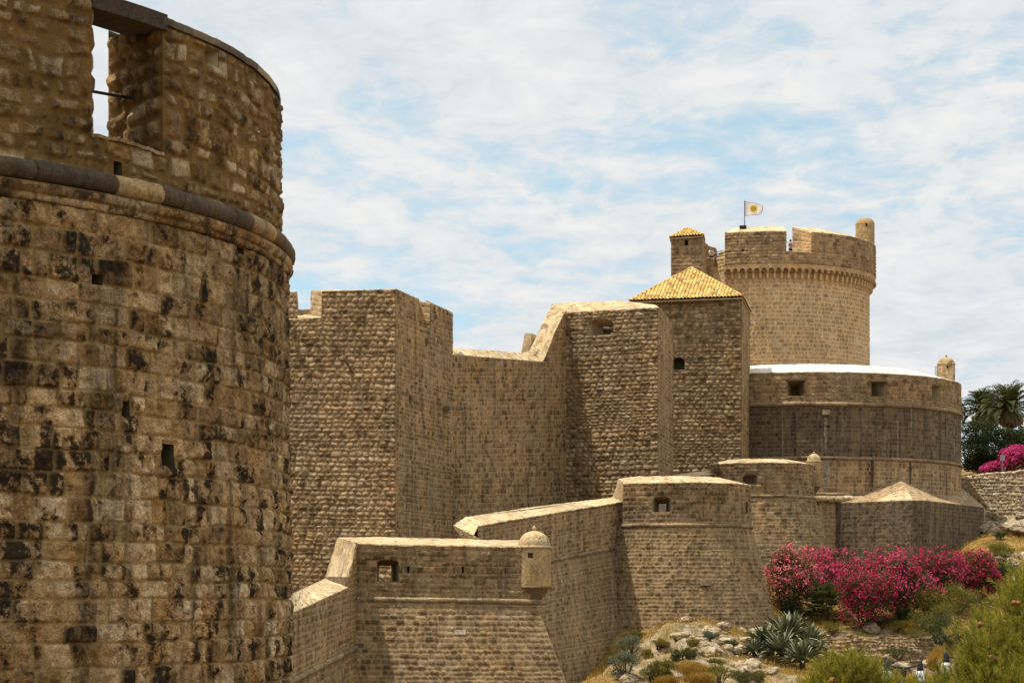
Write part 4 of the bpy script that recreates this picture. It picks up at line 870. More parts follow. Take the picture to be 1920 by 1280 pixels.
def great_bastion():
    C = (24.6, 190.); R = 14.1; a0 = -28; a1 = 112
    t = empty('great_bastion', (C[0], C[1], 0), 'great wide round bastion with a white rim and three mouldings below the round keep', 'bastion')
    f = C[1] - R; z = lambda py: (H - py) / F * f; zt, z1, z2, z3 = z(696.5), z(757), z(858.5), z(933)
    S = cyl(C, R, R, z1, zt, a0, a1)
    hs = [hole_rect(S, *q) for q in ((1476, 712, 1508, 742), (1634, 714, 1661.5, 743), (1747.5, 722, 1764, 751))]
    skin('parapet', t, M['dark2'], S, hs, course=.34, length=.45, relief=.05, res=.07, seed=151, rough=.5)
    niche('embrasure', t, M['plainstone'], S, hs[0], 2.2, (.28, .36, .22, .28), through=True); niche('embrasure', t, M['plainstone'], S, hs[1], 2.0, (.02, .3, .1, .1), through=True); niche('embrasure', t, M['plainstone'], S, hs[2], 1.5, (0, .25, .1, .1))
    for h in hs[:2]:
        g = [S(h[0] - .004, h[3] + .012), S(h[1] + .004, h[3] + .012)]; n = norm_of(S, (h[0] + h[1]) / 2, h[3]); c = (g[0] + g[1]) / 2
        MB().box(c + n * .05, (np.linalg.norm(g[1] - g[0]), .3, .16), math.atan2(n[1], n[0]) + PI / 2).build('lintel', M['cord'], t)
    kw = dict(course=.36, length=.48, relief=.035, res=.06, bev=.07, mw=.075, rough=.5, wob=.02, lvar=.25)
    skin('wall', t, M['dark'], cyl(C, R, R, z2, z1, a0, a1), seed=152, **kw)
    skin('wall', t, M['keep2'], cyl(C, R + .12, R, z3 - 4.5, z2, a0, a1), seed=153, **kw)
    for zz, r in ((z1, .17), (z2, .14)): cordon('cordon', t, M['cord'], arc_pts(C, R + .06, zz, a0, a1, 60), r, seed=int(zz * 10), seg=1.6)
    cordon('cordon', t, M['coping'], arc_pts(C, R + .2, z3 - .1, a0, a1, 60), .28, seed=77, seg=1.8); cordon('cordon', t, M['cord'], arc_pts(C, R + .14, z3 + .3, a0, a1, 60), .12, seed=78, seg=1.8)
    A = arc_pts(C, R, zt, a0, a1, 60); B = arc_pts(C, R - 3.4, zt + .95, a0, a1, 60); strip('coping', t, M['white'], A, B, seed=61, amp=.04, res=.2)
    walls('rear_wall', t, M['keep'], [p[:2] for p in B[::-1]], zt - 2.2, zt + .9)
    flat('terrace', t, M['plainstone'], [(p[0], p[1], zt - 2.2) for p in B] + [(30, 204, zt - 2.2), (10, 204, zt - 2.2)])
    walls('rear_wall', t, M['plainstone'], [A[-1][:2], (30, 206), (8, 206), A[0][:2]], 0, zt - 2)
    c = P(1774, 0, 188.3); zz = lambda py: (H - py) / F * 188.3
    sentry(t, (c[0], c[1]), .74, zz(725), zz(683.5), zz(669.5) - zz(683.5), mat='coping', windows=((-3, zz(689), 11, .26), (52, zz(707), 9, .2)), corbel=False)
    m = MB(); 
    for x in (1753.5, 1755.5, 1757.5): m.tube([P(x, 712, 188), P(x, 687, 188)], .02, 6)
    m.tube([P(1753, 687, 188), P(1758, 687, 188)], .02, 6).build('railing', M['iron'], t)
    # stained spout and its white run
    s_, t_ = inv(cyl(C, R, R, z2, z1, a0, a1), 1547, 773); p = cyl(C, R, R, z2, z1, a0, a1)(s_, t_); MB().box(p, (.55, .7, .4), .25).build('spout', M['coping'], t)
    # mineral and soot runs below the spouts and joints
    def run(px, y0, y1, w0, w1, mat, seed):
        a = phi_at(C, R, px); V = []; n = 60; fs = []
        for i in range(n + 1):
            u = i / n; zq = z(lerp(y0, y1, u)); wd = lerp(w0, w1, u) * (.75 + .3 * noise(u * 14, seed, seed=seed)) * min(1, (1 - u) * 1.6 + .05); off = .03 * noise(u * 4, seed + 5., seed=seed)
            rr = R + .052 + (.12 * (z2 - zq) / (z2 - z3 + 4.5) if zq < z2 else 0)
            for sx in (-1, 1): q = RAD(a) + (off + sx * wd) / R; V.append((C[0] + rr * math.sin(q), C[1] - rr * math.cos(q), zq))
        fs = [(2 * i, 2 * i + 1, 2 * i + 3, 2 * i + 2) for i in range(n)]; mesh('stain', V, fs, mat, t, False, np.tile([.5, .3, 0], (len(V), 1)))
    run(1548, 783, 856, .16, .22, M['lime'], 3); run(1550, 861, 927, .24, .34, M['lime'], 4); run(1788, 785, 864, .10, .16, M['lime'], 5)
    run(1635, 861, 918, .16, .22, M['soot'], 6); run(1706, 862, 915, .14, .20, M['soot'], 7); run(1773, 880, 925, .05, .10, M['soot'], 8); run(1690, 862, 900, .06, .09, M['lime'], 9)
    # angular plinth with pyramid tops in front
    u = empty('buttress', (P(1700, 0, 174)[0], 174, 2), 'angular buttress with two pyramid tops at the foot of the great round bastion', 'buttress')
    zp = 7.62
    q = lambda px, Y: np.array([(px - 960) / F * Y, Y, zp])
    pts = [q(1490, 179), q(1535, 177), q(1712, 171), q(1738, 171.6), q(1845, 184.5), q(1850, 200)]
    for i in range(5):
        a, b = pts[i], pts[i + 1]; n = np.array([b[1] - a[1], -(b[0] - a[0]), 0]); n /= np.linalg.norm(n)
        Sq = quad((a[0], a[1], -1), (b[0], b[1], -1), b, a)
        skin('wall', u, M['dark'] if i < 4 else M['plainstone'], Sq, course=.33, length=.46, relief=.03, res=.065, seed=160 + i, bev=.06, mw=.075, lvar=.25, rough=.5)
    ap = P(1684, 898, 177.5); ap2 = P(1800, 912, 188.0)
    kb = dict(course=.40, length=.5, relief=.03, res=.08, bev=.06, mw=.07, lvar=.25)
    j = lerp(pts[3], pts[4], .36); up = np.array([0, 0, .01])
    for k, (a, b, c, d) in enumerate(((pts[1], pts[2], ap, P(1577, 940, 177)), (pts[3], j, P(1757, 931, 180.5), ap), (j, pts[4], ap2, P(1757, 931, 180.7)), (pts[4], pts[5], ap2 + [.5, 8, 0], ap2), (pts[0], pts[1], P(1577, 940, 177.2), P(1490, 938, 181)))):
        skin('pyramid_top', u, M['keep2'], quad(a - up, b - up, c, d), seed=170 + k, **kb)
    strip('pyramid_top', u, M['coping'], [lerp(pts[1], pts[2], .62) + [0, .03, .02], pts[2] + up * 2], [lerp(ap, pts[1], .55) * 0 + lerp(lerp(pts[1], pts[2], .8), ap, .42) + up * 2, lerp(pts[2], ap, .42) + up * 2], seed=3, amp=.03, lip=.0)  # pale patch painted as the sunlit triangle on the front slope
    skin('pyramid_top', u, M['keep2'], quad(pts[2] - up, pts[3] - up, ap + [.02, 0, 0], ap), seed=177, **kb)
M['keep2'] = stone('streaked ashlar', [(.29, .205, .12), (.38, .285, .17), (.44, .335, .205), (.33, .235, .135), (.49, .385, .255)], (.46, .345, .2), black=.5, streak=.85, ochre=.35, big=.12, fine=4, stone_black=.2, white=.5)
great_bastion()

def far_wall():
    t = empty('rubble_wall', (42, 192, 4), 'bleached rubble wall on a rock ledge at the right edge, under the magenta bush', 'wall')
    a, b = (1795, 196.), (1960, 188.)
    q = lambda px, py: P(px, py, np.interp(px, [1795, 1960], [196., 188.]))
    xs = np.array([1790, 1830, 1860, 1900, 1930, 1970])
    S = poly_wall([q(x, 1010) for x in xs], [q(x, 860) for x in xs])
    def top(s):
        b_, a_ = S(s, 0 * s), S(s, 0 * s + 1); px, _ = proj(b_); y = np.interp(px, [1790, 1830, 1865, 1900, 1920, 1970], [898, 890, 886, 884, 880, 876]) + 1.5 * noise(px * .2, px * 0, seed=4)
        return ((H - y) / F * b_[..., 1] - b_[..., 2]) / (a_[..., 2] - b_[..., 2])
    skin('wall', t, M['pale'], S, course=.30, length=.5, relief=.10, res=.08, seed=171, top=top, bev=.12, mw=.06, rough=.8, cvar=.4, buried=.4, wob=.1)
    strip('coping', t, M['pale'], [q(x, np.interp(x, [1790, 1830, 1865, 1900, 1920, 1970], [898, 890, 886, 884, 880, 876])) for x in xs], [q(x, np.interp(x, [1790, 1830, 1865, 1900, 1920, 1970], [898, 890, 886, 884, 880, 876])) + [0, 1.2, .05] for x in xs], seed=71, amp=.12)
far_wall()
# ------------------------------------------------------------------ plants
def leaves(name, par, mat, c, d, nrm, L, W, rnd):
    """one mesh of kite-shaped leaves: centres c, long axes d, normals nrm, lengths L, widths W"""
    d = d / (np.linalg.norm(d, axis=1, keepdims=True) + 1e-9); sd = np.cross(d, nrm); sd /= np.linalg.norm(sd, axis=1, keepdims=True) + 1e-9
    L = np.broadcast_to(L, (len(c),))[:, None]; W = np.broadcast_to(W, (len(c),))[:, None]
    V = np.stack([c - d * L / 2, c + sd * W / 2, c + d * L / 2, c - sd * W / 2], 1)
    f = np.arange(len(c) * 4).reshape(-1, 4); at = np.repeat(np.stack([rnd, rnd, rnd * 0], -1), 4, axis=0)
    return mesh(name, V, f, mat, par, False, at)
def rdir(rng, n): v = rng.randn(n, 3); return v / np.linalg.norm(v, axis=1, keepdims=True)
def lobes_of(rng, c, r, n, flat=.8, small=.42, full=False):
    """sub-clumps spread over an ellipsoid: uneven outline"""
    d = rdir(rng, n)
    if not full: d[:, 2] = np.abs(d[:, 2]) * 1.0 - .35
    k = rng.uniform(.45, .78, n)
    return c + d * r * k[:, None], r[None] * (small * rng.uniform(.6, 1.25, n))[:, None] * np.array([1, 1, flat])
def bush(name, label, cat, pos, w, h, leaf, group=None, n=7000, ls=(.13, .035), flower=None, nf=0, fs=.07, nl=16, seed=0, up=.3, flat=.85, stem=True, ground_it=True, small=.42, flo_top=.1, full=False):
    """pos = (px, py of the middle, distance); w, h in picture points of the photograph"""
    rng = np.random.RandomState(seed)
    if ground_it: pos = (pos[0], pos[1], on_ray(pos[0], pos[1] + h * .52, 95, 200)[1])
    c = P(*pos); k = pos[2] / F; r = np.array([w * k / 2, w * k / 2 * .8, h * k / 2]); g = gz(c[0], c[1])
    t = empty(name, (c[0], c[1], g), label, cat, group)
    C, Rr = lobes_of(rng, c, r, nl, flat, small, full); C = np.r_[C, [c]]; Rr = np.r_[Rr, [r * .62]]
    wgt = (Rr.prod(1)) ** .67; wgt /= wgt.sum(); i = rng.choice(len(C), n, p=wgt); d = rdir(rng, n); rad = rng.uniform(.35, 1.08, n) ** .6
    p = C[i] + d * Rr[i] * rad[:, None]; ax = rdir(rng, n) + d * .6 + np.array([0, 0, up]); nn = rdir(rng, n) * .8 + d * .5 + [0, 0, .4]
    cl = rng.rand(len(C))[i] * .45 + rng.rand(n) * .55
    leaves('foliage', t, leaf, p, ax, nn, ls[0] * rng.uniform(.7, 1.3, n), ls[1] * rng.uniform(.7, 1.3, n), cl)
    if flower is not None:
        m = nf // 5; i = rng.choice(len(C), m * 3, p=wgt); d = rdir(rng, m * 3); ok = d[:, 2] + .35 * rng.randn(m * 3) > -.35 + flo_top; i, d = i[ok][:m], d[ok][:m]; m = len(i)
        q = C[i] + d * Rr[i] * rng.uniform(.92, 1.12, m)[:, None]
        q = np.repeat(q, 5, axis=0) + rng.randn(m * 5, 3) * fs * .55; dd = np.repeat(d, 5, axis=0)
        leaves('flowers', t, flower, q, rdir(rng, m * 5), dd + rdir(rng, m * 5) * .7 + [0, -.2, .3], fs * rng.uniform(.7, 1.3, m * 5), fs * .85, np.repeat(rng.rand(m), 5) * .6 + rng.rand(m * 5) * .4)
    if stem:
        m = MB(); base = np.array([c[0], c[1], g - .15])
        for j in rng.choice(len(C), min(7, len(C)), replace=False): m.tube([base + rng.randn(3) * [.12, .12, 0], (base + C[j]) / 2 + rng.randn(3) * .12, C[j]], [.06, .045, .02], 6)
        m.build('stems', M['bark'], t)
    return t
def oleanders():
    G = 'oleander bushes in bloom at the foot of the bastions'
    ol = dict(group=G, ls=(.19, .05), n=9000, full=True, flat=1.0, nl=22, flo_top=-.25)
    bush('oleander', 'pale salmon pink oleander at the left end of the flowering row', 'shrub', (1482, 1080, 149), 108, 134, M['l_olea'], flower=M['f_pale'], nf=4200, fs=.125, seed=1, **ol)
    bush('oleander', 'bright candy pink oleander with the most vivid top, just right of the pale one', 'shrub', (1552, 1086, 152), 140, 118, M['l_olea'], ground_it=False, flower=M['f_pink'], nf=6500, fs=.125, seed=2, **ol)
    bush('oleander', 'low crimson oleander bulging forward over the dry grass, right of the fan palm', 'shrub', (1622, 1112, 146), 138, 124, M['l_olea'], flower=M['f_deep'], nf=5600, fs=.125, seed=3, **ol)
    bush('oleander', 'wide rose oleander in the middle of the row under the buttress', 'shrub', (1640, 1076, 152), 160, 100, M['l_olea'], flower=M['f_pink'], nf=5000, fs=.125, seed=4, **ol)
    bush('oleander', 'rose oleander above the yellow green brush, its right side leafy', 'shrub', (1697, 1098, 149.5), 118, 116, M['l_olea'], flower=M['f_pink'], nf=3800, fs=.125, seed=5, **ol)
    bush('oleander', 'tall deep pink oleander whose top covers the foot of the buttress', 'shrub', (1744, 1076, 154), 136, 118, M['l_olea'], flower=M['f_deep'], nf=5600, fs=.125, seed=6, **ol)
    bush('oleander', 'round purple pink oleander at the right end of the flowering row', 'shrub', (1836, 1080, 155), 94, 92, M['l_olea'], flower=M['f_deep'], nf=4800, fs=.125, seed=7, **ol)
oleanders()
def fan_palm():
    rng = np.random.RandomState(5); c = P(1545, 1124, on_ray(1545, 1164)[1]); g = gz(c[0], c[1]); t = empty('fan_palm', (c[0], c[1], g), 'low bushy fan palm in front of the pink oleanders', 'palm')
    cs, ds, ns, Ls, Ws, rn = [], [], [], [], [], []; m = MB()
    for i in range(130):
        a = rng.uniform(0, 2 * PI); e = rng.uniform(-.5, 1.35); d = np.array([math.cos(a) * math.cos(e), math.sin(a) * math.cos(e), math.sin(e)]); L = rng.uniform(.7, 1.5)
        b = c + rng.randn(3) * [.35, .3, .25] + [0, 0, -.5]; p = b + d * L; s = np.cross(d, [0, 0, 1.]); s /= np.linalg.norm(s) + 1e-6; u = np.cross(s, d); m.tube([b, p], .016, 4); col = rng.rand()
        for k in np.linspace(-1.25, 1.25, 15):
            q = d * math.cos(k) + s * math.sin(k) + np.array([0, 0, -.12]); l = rng.uniform(.45, .62); cs.append(p + q * l / 2); ds.append(q); ns.append(u + .5 * s * np.sign(k)); Ls.append(l); Ws.append(.055); rn.append(np.clip(col * .6 + .4 * rng.rand(), 0, 1))
    leaves('fronds', t, M['l_fan'], np.array(cs), np.array(ds), np.array(ns), np.array(Ls), np.array(Ws), np.array(rn)); m.build('leaf_stalks', M['l_fan'], t)
    m = MB(); m.tube([[c[0], c[1], g - .2], [c[0] + .1, c[1], c[2] - .6]], [.28, .22], 8).build('trunk', M['bark'], t)
fan_palm()
def agave(px, py, Y, R, seed, label, n=74):
    rng = np.random.RandomState(seed); c = P(px, py, Y); c[2] = min(c[2], gz(c[0], c[1]) + .9); g = gz(c[0], c[1]); t = empty('agave', (c[0], c[1], g), label, 'agave', 'agaves on the rocky slope'); V = []; Fs = []; at = []
    for i in range(n):
        a = i * 2.39996 + rng.uniform(-.2, .2); e = lerp(1.35, -.05, (i / n) ** .8) + rng.uniform(-.1, .1); L = R * rng.uniform(.8, 1.15) * (.8 + .2 * math.cos(e)); w = .078 * R * rng.uniform(.85, 1.2); K = 8; h = np.array([math.cos(a), math.sin(a), 0]); s = np.array([-math.sin(a), math.cos(a), 0]); p = c.copy(); ang = e; col = rng.rand() * .7; droop = rng.uniform(.15, .9) * (1 if i > n * .25 else .3); n0 = len(V)
        for k in range(K + 1):
            u = k / K; wd = w * (.75 + .9 * u * (1 - u) * 2.0) * (1 - u ** 3.0) + .004; d = h * math.cos(ang) + np.array([0, 0, math.sin(ang)]); up = np.array([0, 0, math.cos(ang)]) - h * math.sin(ang)
            V += [p - s * wd + up * wd * .45, p, p + s * wd + up * wd * .45, p - up * .03 * (1 - u)]; at += [(min(1, col + .45), 0, 0), (col * .6, 0, 0), (min(1, col + .45), 0, 0), (col * .6, 0, 0)]
            p = p + d * L / K; ang -= droop * (u ** 2) * .55
        for k in range(K):
            q = n0 + 4 * k
            for j in range(4): Fs.append((q + j, q + (j + 1) % 4, q + 4 + (j + 1) % 4, q + 4 + j))
    mesh('rosette', V, Fs, M['l_agave'], t, False, np.array(at)); MB().tube([[c[0], c[1], g - .2], c + [0, 0, .05]], [.2, .14], 8).build('stem', M['bark'], t)
for q in ((1476, 1200, on_ray(1476, 1228)[1], 2.1, 1, 'large agave on top of the clump, its upright pale leaves reaching highest'), (1436, 1208, on_ray(1432, 1225)[1], 1.6, 2, 'agave at the left edge of the clump beside the bare rocks'),
          (1516, 1208, on_ray(1512, 1228)[1], 1.75, 3, 'agave at the right edge of the clump with drooping white edged leaves'), (1466, 1226, on_ray(1468, 1246)[1], 1.8, 4, 'agave in the front of the clump with broad leaves hanging over the rock'), (1504, 1240, on_ray(1500, 1260)[1], 1.6, 5, 'lowest agave of the clump, mostly dark green and half in shade'), (1530, 1224, on_ray(1530, 1240)[1], 1.2, 6, 'small agave at the far right foot of the clump'), (1415, 1222, on_ray(1415, 1236)[1], 1.0, 7, 'smallest agave at the left foot of the clump, next to the boulders'), (1486, 1180, on_ray(1480, 1206)[1], 1.5, 8, 'agave at the back of the clump against the sloping bastion foot')): agave(*q)
def shrubs():
    bush('shrub', 'rounded blue green shrub low on the shaded rocks near the foot of the sloping wall', 'shrub', (1172, 1246, 116), 66, 56, M['l_grey'], n=3200, ls=(.09, .035), seed=21, full=True, nl=10)
    bush('shrub', 'grey green shrub higher up in the corner between sloping wall and round bastion', 'shrub', (1180, 1206, 124), 62, 50, M['l_grey'], n=2400, ls=(.09, .03), seed=22, full=True, nl=10)
    bush('broom_bush', 'feathery yellow green bush between the blue shrub and the golden grass', 'shrub', (1240, 1252, 115), 52, 50, M['l_yel'], n=3600, ls=(.16, .02), seed=23, full=True, nl=10, up=1.2)
    bush('shrub', 'small mid green shrub above the golden grass, left of the pale rocks', 'shrub', (1266, 1226, 119), 30, 24, M['l_fan'], n=1500, ls=(.10, .03), seed=24, full=True, nl=8)
    bush('shrub', 'dark low shrub tucked between the round bastion and the fan palm', 'shrub', (1480, 1136, 145), 46, 44, M['l_dark'], n=2600, ls=(.11, .04), seed=25, full=True, nl=9)
    bush('broom_bush', 'big yellow green bush right of the crimson oleander', 'shrub', (1735, 1128, 143), 90, 60, M['l_yel'], n=5200, ls=(.2, .028), seed=26, full=True, nl=14, up=1.0)
    bush('broom_bush', 'yellow green bush under the last round oleander', 'shrub', (1795, 1122, 140), 90, 56, M['l_yel'], n=5200, ls=(.2, .028), seed=27, full=True, nl=14, up=1.0)
    bush('shrub', 'olive shrub hanging on the slope between the broom and the ruined terrace wall', 'shrub', (1690, 1142, 142), 56, 40, M['l_fan'], n=3000, ls=(.14, .03), seed=28, full=True, nl=10)
    bush('shrub', 'dark olive bush on the shaded bank below the yellow green bushes', 'shrub', (1775, 1180, 128), 90, 80, M['l_olea'], n=4000, ls=(.14, .03), seed=29, full=True, nl=12)
    bush('shrub', 'round green tuft on the golden hillside by the corner of the buttress', 'shrub', (1876, 1003, 176), 26, 16, M['l_fan'], n=900, ls=(.12, .05), seed=30, full=True, nl=6)
    bush('shrub', 'dark green bush on the hillside at the right edge, above the pine', 'shrub', (1888, 1062, 168), 70, 52, M['l_olea'], n=2600, ls=(.15, .05), seed=31, full=True, nl=10)
    bush('broom_bush', 'straw coloured bush on the sunny hillside right of the buttress', 'shrub', (1880, 1030, 173), 70, 34, M['l_yel'], n=2600, ls=(.2, .03), seed=32, full=True, nl=10, up=1)
def brush():
    rng = np.random.RandomState(61)
    for i, (px, py, w, h, m) in enumerate(((1225, 1255, 60, 40, 'l_fan'), (1290, 1222, 44, 26, 'l_fan'), (1350, 1262, 60, 34, 'l_yel'), (1395, 1268, 56, 34, 'l_fan'), (1365, 1206, 40, 20, 'l_fan'), (1330, 1192, 34, 18, 'l_grey'), (1600, 1196, 60, 26, 'l_yel'), (1680, 1222, 60, 34, 'l_fan'), (1620, 1222, 44, 26, 'l_fan'), (1720, 1192, 60, 30, 'l_yel'), (1560, 1176, 50, 26, 'l_yel'), (1650, 1162, 60, 24, 'l_fan'), (1720, 1160, 70, 40, 'l_yel'), (1770, 1146, 80, 46, 'l_yel'), (1835, 1136, 80, 50, 'l_fan'), (1690, 1172, 40, 26, 'l_yel'), (1760, 1172, 60, 40, 'l_fan'), (1800, 1200, 70, 50, 'l_olea'), (1735, 1215, 40, 34, 'l_yel'), (1640, 1246, 50, 30, 'l_fan'), (1850, 1100, 60, 30, 'l_yel'), (1460, 1168, 40, 26, 'l_yel'), (1340, 1240, 39, 16, 'l_yel'), (1300, 1205, 33, 14, 'l_yel'), (1380, 1222, 36, 14, 'l_yel'), (1240, 1205, 39, 18, 'l_yel'), (1215, 1225, 33, 18, 'l_yel'), (1195, 1190, 33, 19, 'l_yel'), (1420, 1266, 44, 26, 'l_yel'))):
        bush('low_shrub', 'low wild shrub among the dry grass and rocks of the slope', 'shrub', (px, py, 0), w, h, M[m], 'low wild shrubs on the slope', n=1500, ls=(.17, .02), seed=600 + i, full=True, nl=9, up=1.6)
shrubs(); brush()
def golden_clumps():
    for i, (px, py, w, h, lb) in enumerate(((1290, 1252, 96, 34, 'tall golden grass clump beside the feathery yellow green bush'), (1318, 1272, 70, 26, 'golden grass clump at the bottom edge below the pale boulders'), (1250, 1276, 60, 18, 'low straw clump at the bottom edge left of the golden grass'), (1700, 1176, 60, 18, 'strip of orange dry grass on top of the ruined terrace wall'), (1760, 1236, 54, 56, 'rusty dry grass hanging down the rock face by the right street lamp'))):
        bush('grass_clump', lb, 'dry grass', (px, py, 0), w, h, M['grass'], n=2600, ls=(.42, .018), seed=700 + i, full=True, nl=22, small=.28, up=2.2, stem=False)
golden_clumps()
def park():
    bush('evergreen_tree', 'dark dome shaped evergreen tree right of the great bastion, below the palms', 'tree', (1856, 838, 212), 150, 134, M['l_dark'], n=16000, ls=(.28, .10), seed=41, ground_it=False, full=True, nl=30, flat=.5, small=.36)
    bush('bougainvillea', 'magenta bougainvillea mass at the right edge, partly behind the road sign', 'shrub', (1908, 862, 206), 74, 70, M['l_olea'], 'bougainvilleas above the rubble wall', n=4200, ls=(.16, .08), flower=M['f_bou'], nf=9000, fs=.16, seed=42, ground_it=False)
    bush('bougainvillea', 'small magenta bougainvillea in the shade under the evergreen tree', 'shrub', (1864, 878, 208), 44, 36, M['l_olea'], 'bougainvilleas above the rubble wall', n=2000, ls=(.16, .08), flower=M['f_bou'], nf=3600, fs=.14, seed=43, ground_it=False)
    def palm(px, py, Y, R, seed, label):
        rng = np.random.RandomState(seed); c = P(px, py, Y); g = gz(c[0], c[1]); t = empty('palm_tree', (c[0], c[1], g), label, 'palm', 'date palms behind the fortress')
        MB().tube([[c[0], c[1], g - .3], [c[0] + .1, c[1], (g + c[2]) / 2], c], [.42, .36, .34], 10).build('trunk', M['bark'], t, True)
        for nm, mat, N, e0, e1 in (('crown', M['l_palm'], 84, 1.5, -.25), ('dead_fronds', M['l_dry'], 22, -.5, -1.2)):
            cs, ds, ns, Ls, Ws, rn = [], [], [], [], [], []
            for i in range(N):
                a = i * 2.39996 + rng.uniform(-.3, .3); e = lerp(e0, e1, (i / N) ** 1.2) + rng.uniform(-.1, .1); L = R * rng.uniform(.85, 1.1) * (1 if nm == 'crown' else .7); h = np.array([math.cos(a), math.sin(a), 0]); s = np.array([-math.sin(a), math.cos(a), 0]); p = c + h * .2; ang = e; K = 22; col = rng.rand() * .6
                for k in range(K):
                    u = k / K; d = h * math.cos(ang) + np.array([0, 0, math.sin(ang)]); p = p + d * L / K; ang -= .072 * (.25 + u); up = np.array([0, 0, math.cos(ang)]) - h * math.sin(ang); cs.append(p); ds.append(d); ns.append(up); Ls.append(L / K * 1.3); Ws.append(.07 * (1 - u) + .02); rn.append(col)
                    l = .62 * math.sin(PI * min(1, u * .85 + .18)) ** .7 + .1
                    for sg in (-1, 1):
                        q = d * .8 + s * sg * .75 + up * .30 + rng.randn(3) * .06 - np.array([0, 0, .15]); cs.append(p + q * l / 2); ds.append(q); ns.append(up * .8 - s * sg * .4); Ls.append(l); Ws.append(.095); rn.append(np.clip(col + .4 * rng.rand(), 0, 1))
            leaves(nm, t, mat, np.array(cs), np.array(ds), np.array(ns), np.array(Ls), np.array(Ws), np.array(rn))
    palm(1893, 764, 216, 2.9, 1, 'tall date palm at the right edge with a full crown and hanging dead fronds'); palm(1846, 770, 222, 2.7, 2, 'date palm rising behind the dark evergreen, left of the tallest one'); palm(1772, 772, 222, 2.0, 3, 'palm almost hidden by the great bastion, only a frond tip showing')
    c = P(1879.5, 885, 199); s = empty('road_sign', (c[0], c[1], gz(c[0], c[1])), 'grey back of a small road sign on a thin pole in front of the bougainvillea', 'sign')
    zg = gz(c[0], c[1]); pm = plain('sign metal', (.30, .29, .27), .5, .5); MB().tube([[c[0], c[1], zg - .2], P(1879.5, 852, 199)], .035, 8).build('pole', pm, s); MB().box(P(1879.5, 857.5, 199) - [0, .05, 0], (.42, .03, .5)).build('sign_panel', pm, s)
    for px, py, w, hh, sd, lb in ((1935, 800, 120, 130, 51, 'shady tree cut by the right edge behind the tallest palm'), ): bush('evergreen_tree', lb, 'tree', (px, py + 40, 224), w, hh, M['l_dark'], n=9000, ls=(.3, .12), seed=sd, ground_it=False, nl=20)
park()
def pine(base, lobes, seed, label, n):
    rng = np.random.RandomState(seed); b = np.array(base, float); t = empty('pine_tree', b, label, 'pine tree', 'young pines in the foreground'); top = np.array(lobes[0][0]) + [0, 0, lobes[0][1] * .2]
    MB().tube([b - [0, 0, .3], lerp(b, top, .5) + [.1, .05, 0], top], [.16, .11, .03], 10).build('trunk', M['bark'], t, True)
    br = MB(); sh = MB(); C_, D_, N_, L_, R_ = [], [], [], [], []; tips = []
    for c, r in lobes:
        c = np.array(c, float); k = int(n * r ** 2 / sum(q[1] ** 2 for q in lobes))
        for i in range(k):
            d = rdir(rng, 1)[0]; d[1] -= .35; d[2] += .25; d /= np.linalg.norm(d); p = c + d * r * rng.uniform(.5, 1.02) * np.array([1, 1, .9])
            ax = d * .7 + np.array([0, 0, .75]) + rng.randn(3) * .25; ax /= np.linalg.norm(ax); Ls = rng.uniform(.16, .34)
            if i % 5 == 0: br.tube([c + rng.randn(3) * r * .15, (c + p) / 2 + rng.randn(3) * .05, p], [.02, .012, .006], 5)
            sh.tube([p, p + ax * Ls], [.006, .003], 4, False); tips.append(p)
            m = 64; u = rng.rand(m) ** .8; q = rdir(rng, m); q -= ax * (q @ ax)[:, None]; q /= np.linalg.norm(q, axis=1, keepdims=True); th = lerp(1.15, .35, u) + rng.randn(m) * .12; nd = ax * np.cos(th)[:, None] + q * np.sin(th)[:, None]; l = rng.uniform(.075, .125, m)
            C_.append(p + ax * (Ls * u)[:, None] + nd * (l / 2)[:, None]); D_.append(nd); N_.append(rdir(rng, m)); L_.append(l); R_.append(np.clip(rng.rand() * .6 + .4 * rng.rand(m), 0, 1))
    leaves('needles', t, M['l_pine'], np.concatenate(C_), np.concatenate(D_), np.concatenate(N_), np.concatenate(L_), .0068, np.concatenate(R_)); br.build('branches', M['bark'], t); sh.build('twigs', M['bark'], t)
    return t
def pine_cones(t, pts):
    prof_ = [(.004, 0), (.022, .01), (.031, .03), (.028, .052), (.017, .075), (.004, .088)]; first = None
    for p in pts:
        if first is None:
            m = MB().lathe((0, 0, 0), prof_, 12); V = np.array(m.v); V[:, :2] *= (1 + .12 * np.sin(V[:, 2:3] * 260)); first = mesh('pine_cone', V, m.f, M['cone'], None, False); o = first
        else: o = first.copy(); COL.objects.link(o)
        o.parent = t; o.location = np.array(p) - ORG[t.name]; o.rotation_euler = (random.uniform(1.2, 2.6), random.uniform(-.6, .6), random.uniform(0, 6)); o.scale = (1.5, 1.5, 1.5)
random.seed(4)
